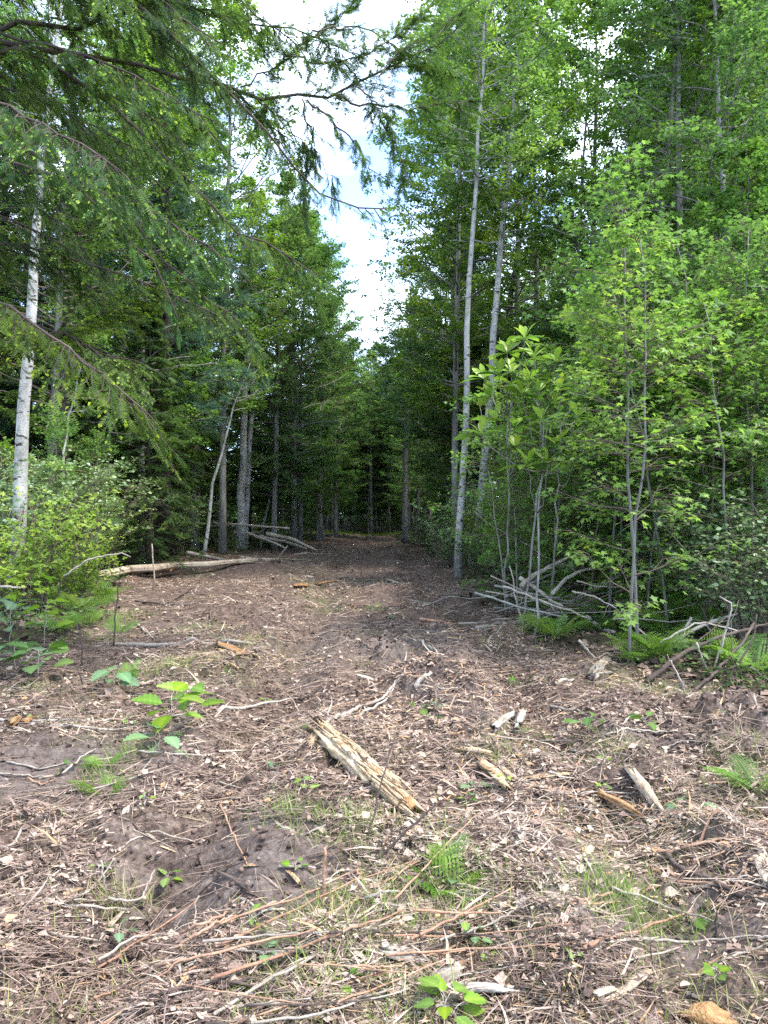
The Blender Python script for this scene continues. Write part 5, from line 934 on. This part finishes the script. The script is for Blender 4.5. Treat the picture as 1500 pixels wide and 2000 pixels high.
# sticks held off the ground, upright stubs
for pts, w, mat, lb, d in [([(692, 1712), (735, 1680), (790, 1625), (862, 1562)], 6, SD, 'dark stick leaning up from the grass right of the rotten log', (3.25, 3.4)), ([(716, 1650), (735, 1570), (752, 1500), (772, 1438)], 4, SD, 'thin dark upright twig crossing the rotten log', (3.6, 3.75)), ([(812, 1385), (825, 1345), (842, 1312)], 13, SP, 'upright broken stub on the churned mound', 6.2),
        ([(630, 1800), (631, 1720), (634, 1655)], 8, SR, 'upright reddish split stub in the foreground', 2.95), ([(822, 1925), (821, 1860), (823, 1800)], 7, SD, 'upright dark stub in the stalk heap', 2.6), ([(625, 1990), (640, 1930), (652, 1880)], 6, SR, 'leaning reddish stub at the bottom', 2.45), ([(555, 1995), (570, 1950), (588, 1905)], 7, SD, 'leaning dark stub at the bottom left of the heap', 2.45), ([(205, 1760), (203, 1720), (197, 1680)], 6, SP, 'upright dry stalk in the grass tuft at left', 3.2), ([(222, 1262), (226, 1200), (236, 1110)], 3, SD, 'thin dark upright twig before the left end of the pale log', 8.8), ([(160, 1300), (158, 1250), (150, 1220)], 4, SD, 'short dark upright twig by the bramble', 7.8),
        ([(305, 1190), (302, 1140), (297, 1062)], 4, SP, 'thin bleached upright twig behind the pale log', 17), ([(1115, 1765), (1113, 1730), (1116, 1705)], 4, SP, 'small dry upright stalk right of the middle', 3.1), ([(1164, 1800), (1165, 1770), (1168, 1740)], 4, WP, 'small pale upright stalk beside the dry one', 3.0), ([(1402, 1850), (1398, 1815), (1400, 1780)], 6, SD, 'dark stub low at the right', 2.85),
        ([(415, 1021), (480, 1026), (565, 1032)], 5, SP, 'bleached pole held up over the far brush heap', (29, 27)), ([(520, 1042), (570, 1052), (618, 1075)], 9, WP, 'orange-brown pole in the far brush heap', 30), ([(505, 1048), (560, 1058), (600, 1072)], 7, SP, 'pole crossing below in the far brush heap', 30), ([(480, 1040), (540, 1062), (560, 1072)], 6, SP, 'short pole at the left of the far brush heap', 29), ([(365, 1080), (410, 1088), (455, 1098)], 8, SP, 'tan pole leaning behind the pale log', 23.5), ([(470, 1090), (530, 1100)], 12, WP, 'second stripped log end right of the pale log', 23), ([(535, 1100), (562, 1066)], 4, SP, 'twig standing against the far brush heap', 25), ([(352, 1100), (372, 1108), (380, 1115)], 4, SP, 'forked twig by the pale log', 20),
        ([(125, 1125), (180, 1090), (240, 1080), (255, 1088)], 4, SP, 'thin bent twig arching through the left shrubs', 10), ([(0, 1146), (45, 1148)], 5, SP, 'pale twig at the left edge below the shrubs', 9),
        ([(1018, 1145), (1045, 1122), (1078, 1104), (1120, 1085)], 11, SP, 'upper crossed grey log of the brush on the right', (9.9, 10.6)), ([(1078, 1160), (1105, 1130), (1135, 1115), (1165, 1108)], 9, SP, 'middle crossed grey log of the brush', (9.8, 10.4)), ([(1015, 1128), (1045, 1148), (1075, 1172), (1100, 1185)], 10, SP, 'grey log sloping down right under the crossed ones', (10.2, 9.8)), ([(1145, 1205), (1170, 1225), (1200, 1248)], 13, SP, 'mossy grey log end at the right of the brush', (10, 9.4)), ([(1120, 1085), (1165, 1100), (1210, 1125), (1260, 1140)], 12, SD, 'dark log bridging behind the brush', (12, 12.5)),
        ([(930, 1227), (990, 1222), (1060, 1198), (1110, 1175), (1160, 1150), (1215, 1122)], 8, SP, 'longest slender pole crossing the brush', (9.8, 11.5)), ([(1000, 1222), (1080, 1195), (1150, 1160)], 5, SP, 'thin pole just above the longest one', (10.2, 11)), ([(895, 1218), (1010, 1208), (1130, 1192), (1250, 1165)], 4, SP, 'long thin twig lying low over the brush', (10.2, 10.8)), ([(950, 1262), (1010, 1230), (1080, 1200)], 5, SP, 'twig at the near side of the brush', (9, 10)), ([(1030, 1250), (1008, 1170), (995, 1105)], 4, SP, 'upright bent twig at the left end of the brush', 9.4),
        ([(1262, 1332), (1300, 1300), (1345, 1270), (1400, 1245), (1460, 1228), (1515, 1215)], 11, SD, 'long dark arching branch at the right edge', (7.1, 7.8)), ([(1312, 1270), (1335, 1240), (1380, 1218), (1440, 1198)], 10, SP, 'grey branch arching above the long dark one', (7.9, 8.3)), ([(1280, 1362), (1345, 1352), (1385, 1325), (1420, 1290), (1455, 1250), (1475, 1215)], 7, SD, 'dark branch rising from the foot of the pile at the right', (6.6, 7.4)), ([(1385, 1335), (1420, 1230), (1430, 1180), (1405, 1165)], 4, SP, 'thin hooked twig in the pile at the right', 7.3), ([(1340, 1385), (1335, 1340), (1310, 1290)], 5, SP, 'thin forked twig at the foot of the pile', 6.5), ([(1290, 1255), (1350, 1220), (1375, 1215), (1440, 1232)], 4, SP, 'thin twig curving over the pile', 7.6), ([(1460, 1300), (1500, 1330)], 5, SP, 'twig low at the right edge', 7), ([(1405, 1375), (1425, 1320), (1470, 1250), (1478, 1200)], 5, SD, 'dark twig rising at the right edge', 6.8), ([(1240, 1225), (1290, 1265)], 4, SP, 'thin twig slanting over the ferns', 8.4), ([(1360, 1255), (1385, 1320), (1390, 1340)], 4, SP, 'short pale twig hanging in the pile', 7.2), ([(1130, 1250), (1165, 1290), (1200, 1300)], 5, SP, 'grey twig lying before the ferns', 8.2), ([(1300, 1275), (1330, 1240), (1350, 1205)], 8, SP, 'mossy pale branch leaning in the ferns', 8.2)]:
    stick(pts, w, mat, lb, 'upright_twig' if 'upright' in lb or 'stub' in lb else 'branch', d, twigs=2 if w < 12 and 'stub' not in lb and pts[0][0] > 900 and pts[0][1] < 1400 else 0)
for i in range(20):     # more of the tangle of grey brushwood at the right
    x0, y0 = r.uniform(1010, 1200), r.uniform(1135, 1235); a = r.choice([-1, 1]) * r.uniform(.1, .75); ln = r.uniform(80, 240); d0 = r.uniform(9.3, 10.8)
    stick([(x0 + ln * t * math.cos(a), min(y0 + ln * t * math.sin(a) * .6 + 6 * math.sin(4 * t + i), 1240)) for t in (-.5, 0, .5)], r.uniform(2.2, 4.5), [SP, M['bark_grey'], SD][i % 3], 'thin grey pole in the tangled brush', 'brush_pole', (d0, d0 + r.uniform(-.5, .8)), 'branch', group='poles in the tangled brush', twigs=2)
# the heap of reddish stalks in the foreground
for i in range(52):
    px = r.uniform(160, 860); py = 1960 - (px - 220) * .2 + r.normal() * 75; ln = r.uniform(90, 420); a = -.3 + r.normal() * .26
    q = [(px + ln * t * math.cos(a), min(py + ln * t * math.sin(a) + 5 * math.sin(t * 3 + i), 2040)) for t in (0, .35, .7, 1)]
    stick(q, r.uniform(2.5, 6.5), [SR, SP, SD, SR][i % 4], 'reddish dead stalk in the loose heap across the bottom', 'dead_stalk', None, 'stalk', r.uniform(.015, .07), 'dead stalks heaped in the foreground')
for i in range(120):
    px = r.uniform(-20, 1500); py = 1150 + 800 * r.random() ** 1.2; p = G(px, py)
    if clearmask(p[:1], p[1:2])[0] < .5: continue
    ln = r.uniform(.2, .6) * F / p[1]; a = r.normal() * .5
    stick([(px + ln * t * math.cos(a), min(py + ln * .45 * t * math.sin(a) + r.normal() * 2, 2040)) for t in (0, .5, 1)], r.uniform(.008, .016) * F / p[1], [SP, SP, SD, SR][r.integers(4)], 'broken twig lying loose in the litter of the clearing', 'fallen_twig', None, 'twig', .015, 'loose twigs in the litter')
# long bare twigs in the thicket edges
for i in range(46):
    y = r.uniform(9, 16); x = xr_(y) + r.uniform(.1, 4.5); z = gz(x, y) + r.uniform(.05, .5); a = r.uniform(-.3, .5) + PI * (r.random() < .5); ln = r.uniform(.8, 2.2); e = r.uniform(-.1, .6); u = np.linspace(0, 1, 7)[:, None]
    P = np.array([[math.cos(a), .4 * math.sin(a * 3), math.sin(e)]]) * u * ln + r.normal(size=(7, 3)) * .03; mb = MB(); tubes(mb, P, .009 * r.uniform(.6, 1.6) * (1 - .7 * u[:, 0]), 5, rough=.1)
    o = mb.build('dead_branch', [SP, M['bark_grey'], SD][i % 3], None, True); o.location = (x, y, z); tag(o, 'dead grey branch tangled under the saplings on the right', 'branch', 'dead branches tangled under the right thicket')
ONES = 'first second third fourth fifth sixth seventh eighth ninth tenth eleventh twelfth thirteenth fourteenth fifteenth sixteenth seventeenth eighteenth nineteenth'.split()
TENS = {20: 'twent', 30: 'thirt', 40: 'fort', 50: 'fift', 60: 'sixt', 70: 'sevent'}
def ordw(n):
    if n < 20: return ONES[n - 1]
    t = n // 10 * 10; return TENS[t] + 'ieth' if n % 10 == 0 else TENS[t] + 'y-' + ONES[n % 10 - 1]
bpy.context.view_layer.update()
def near_what(px):
    for lim, w in ((60, 'at the left edge'), (150, 'by the birch'), (330, 'behind the pale log'), (430, 'near the leaning sapling'), (520, 'near the twin trunks'), (680, 'near the lone thin tree'), (850, 'at the end of the strip'), (960, 'by the pale pair'), (1160, 'behind the magnolia'), (1300, 'over the hollow'), (1420, 'over the ferns'), (9999, 'at the right edge')):
        if px < lim: return w
for g, ph in (('broadleaf trees in the wall right of the strip', 'front-row trees at right'), ('trees deeper in the woods on the right', 'deeper trees at right'), ('understorey trees on the right', 'slim understorey trees at right'), ('broadleaf trees among the evergreens', 'leafy trees between left evergreens'), ('understorey trees on the left', 'slim understorey trees at left'), ('maple saplings in the right thicket', 'young maples at right'), ('maple saplings in the left thicket', 'young maples at left'), ('shrubs under the right thicket', 'low shrubs at right'), ('shrubs under the left woods', 'low shrubs at left'), ('distant trees on the left', 'distant left trees'), ('distant trees on the right', 'distant right trees'), ('leafy trees closing the far end', 'small far leafy trees'), ('pole-like trunks past the end of the strip', 'bare far poles'), ('slender pale stems past the end of the strip', 'slender pale far stems'), ('bushes across the far end', 'dark far bushes'), ('dark trees behind the pole-like trunks', 'dark trees behind the poles'), ('ferns in the shade on the right', 'shaded ferns at right'), ('ferns in the shade on the left', 'shaded ferns at left'), ('dead branches tangled under the right thicket', 'dead grey branches at right'), ('poles in the tangled brush', 'thin grey brush poles')):
    ob = sorted([o for o in C.objects if o.get('group') == g], key=lambda o: o.location.x / o.location.y)
    for i, o in enumerate(ob):
        t = ordw(i + 1) + ' from the left of the ' + ph; w = ', ' + near_what(750 + F * o.location.x / o.location.y); o['label'] = t + w if len((t + w).split()) <= 16 else t
LM = [((700, 1510), 'the split rotten log'), ((960, 1515), 'the ochre shards'), ((1260, 1555), 'the pale plank-like shard'), ((350, 1400), 'the leafy seedling'), ((210, 1560), 'the small bright fern'), ((850, 1350), 'the churned mound'), ((370, 1260), 'the tan pole'), ((370, 1125), 'the pale stripped log'), ((560, 1060), 'the far brush heap'), ((1175, 1305), 'the stubby cut block'), ((1400, 1745), 'the dark barked branch'), ((875, 1760), 'the feathery weed'), ((225, 1790), 'the straw tuft at left'), ((870, 1980), 'the sprout at the bottom edge'), ((1380, 1990), 'the orange block'), ((120, 1412), 'the long pale pole'), ((1080, 1150), 'the crossed grey logs'), ((800, 1060), 'the far right trunk'), ((500, 1700), 'the wheel marks'), ((600, 1142), 'the far orange root'), ((1000, 1410), 'the grey slabs'), ((1230, 1960), 'the pale forked shard'), ((1000, 1860), 'the long grey slanting stick')]
LP_ = [(G(*p), n) for p, n in LM]
TONE = {W.name: 'ochre', WP.name: 'cream', WO.name: 'orange', SP.name: 'pale', SR.name: 'reddish', SD.name: 'dark'}
for g, noun in (('tiny sprouts in the litter', 'tiny green sprout'), ('loose wood chips in the litter', 'wood chip'), ('loose twigs in the litter', 'loose twig'), ('dead stalks heaped in the foreground', 'heap stalk')):
    by = {}
    for o in [o for o in C.objects if o.get('group') == g]:
        q = o.location; k = min(range(len(LP_)), key=lambda i: math.hypot(q.x - LP_[i][0][0], q.y - LP_[i][0][1]) / LP_[i][0][1]); by.setdefault(k, []).append((math.hypot(q.x - LP_[k][0][0], q.y - LP_[k][0][1]), o))
    for k, l in by.items():
        for i, (d_, o) in enumerate(sorted(l, key=lambda e: e[0])):
            tn = TONE.get(o.data.materials[0].name, '') + ' ' if o.type == 'MESH' else ''
            o['label'] = (tn + noun + ', ' + ('closest' if i == 0 else ordw(i + 1) + ' closest') + ' to ' + LP_[k][1]).strip()
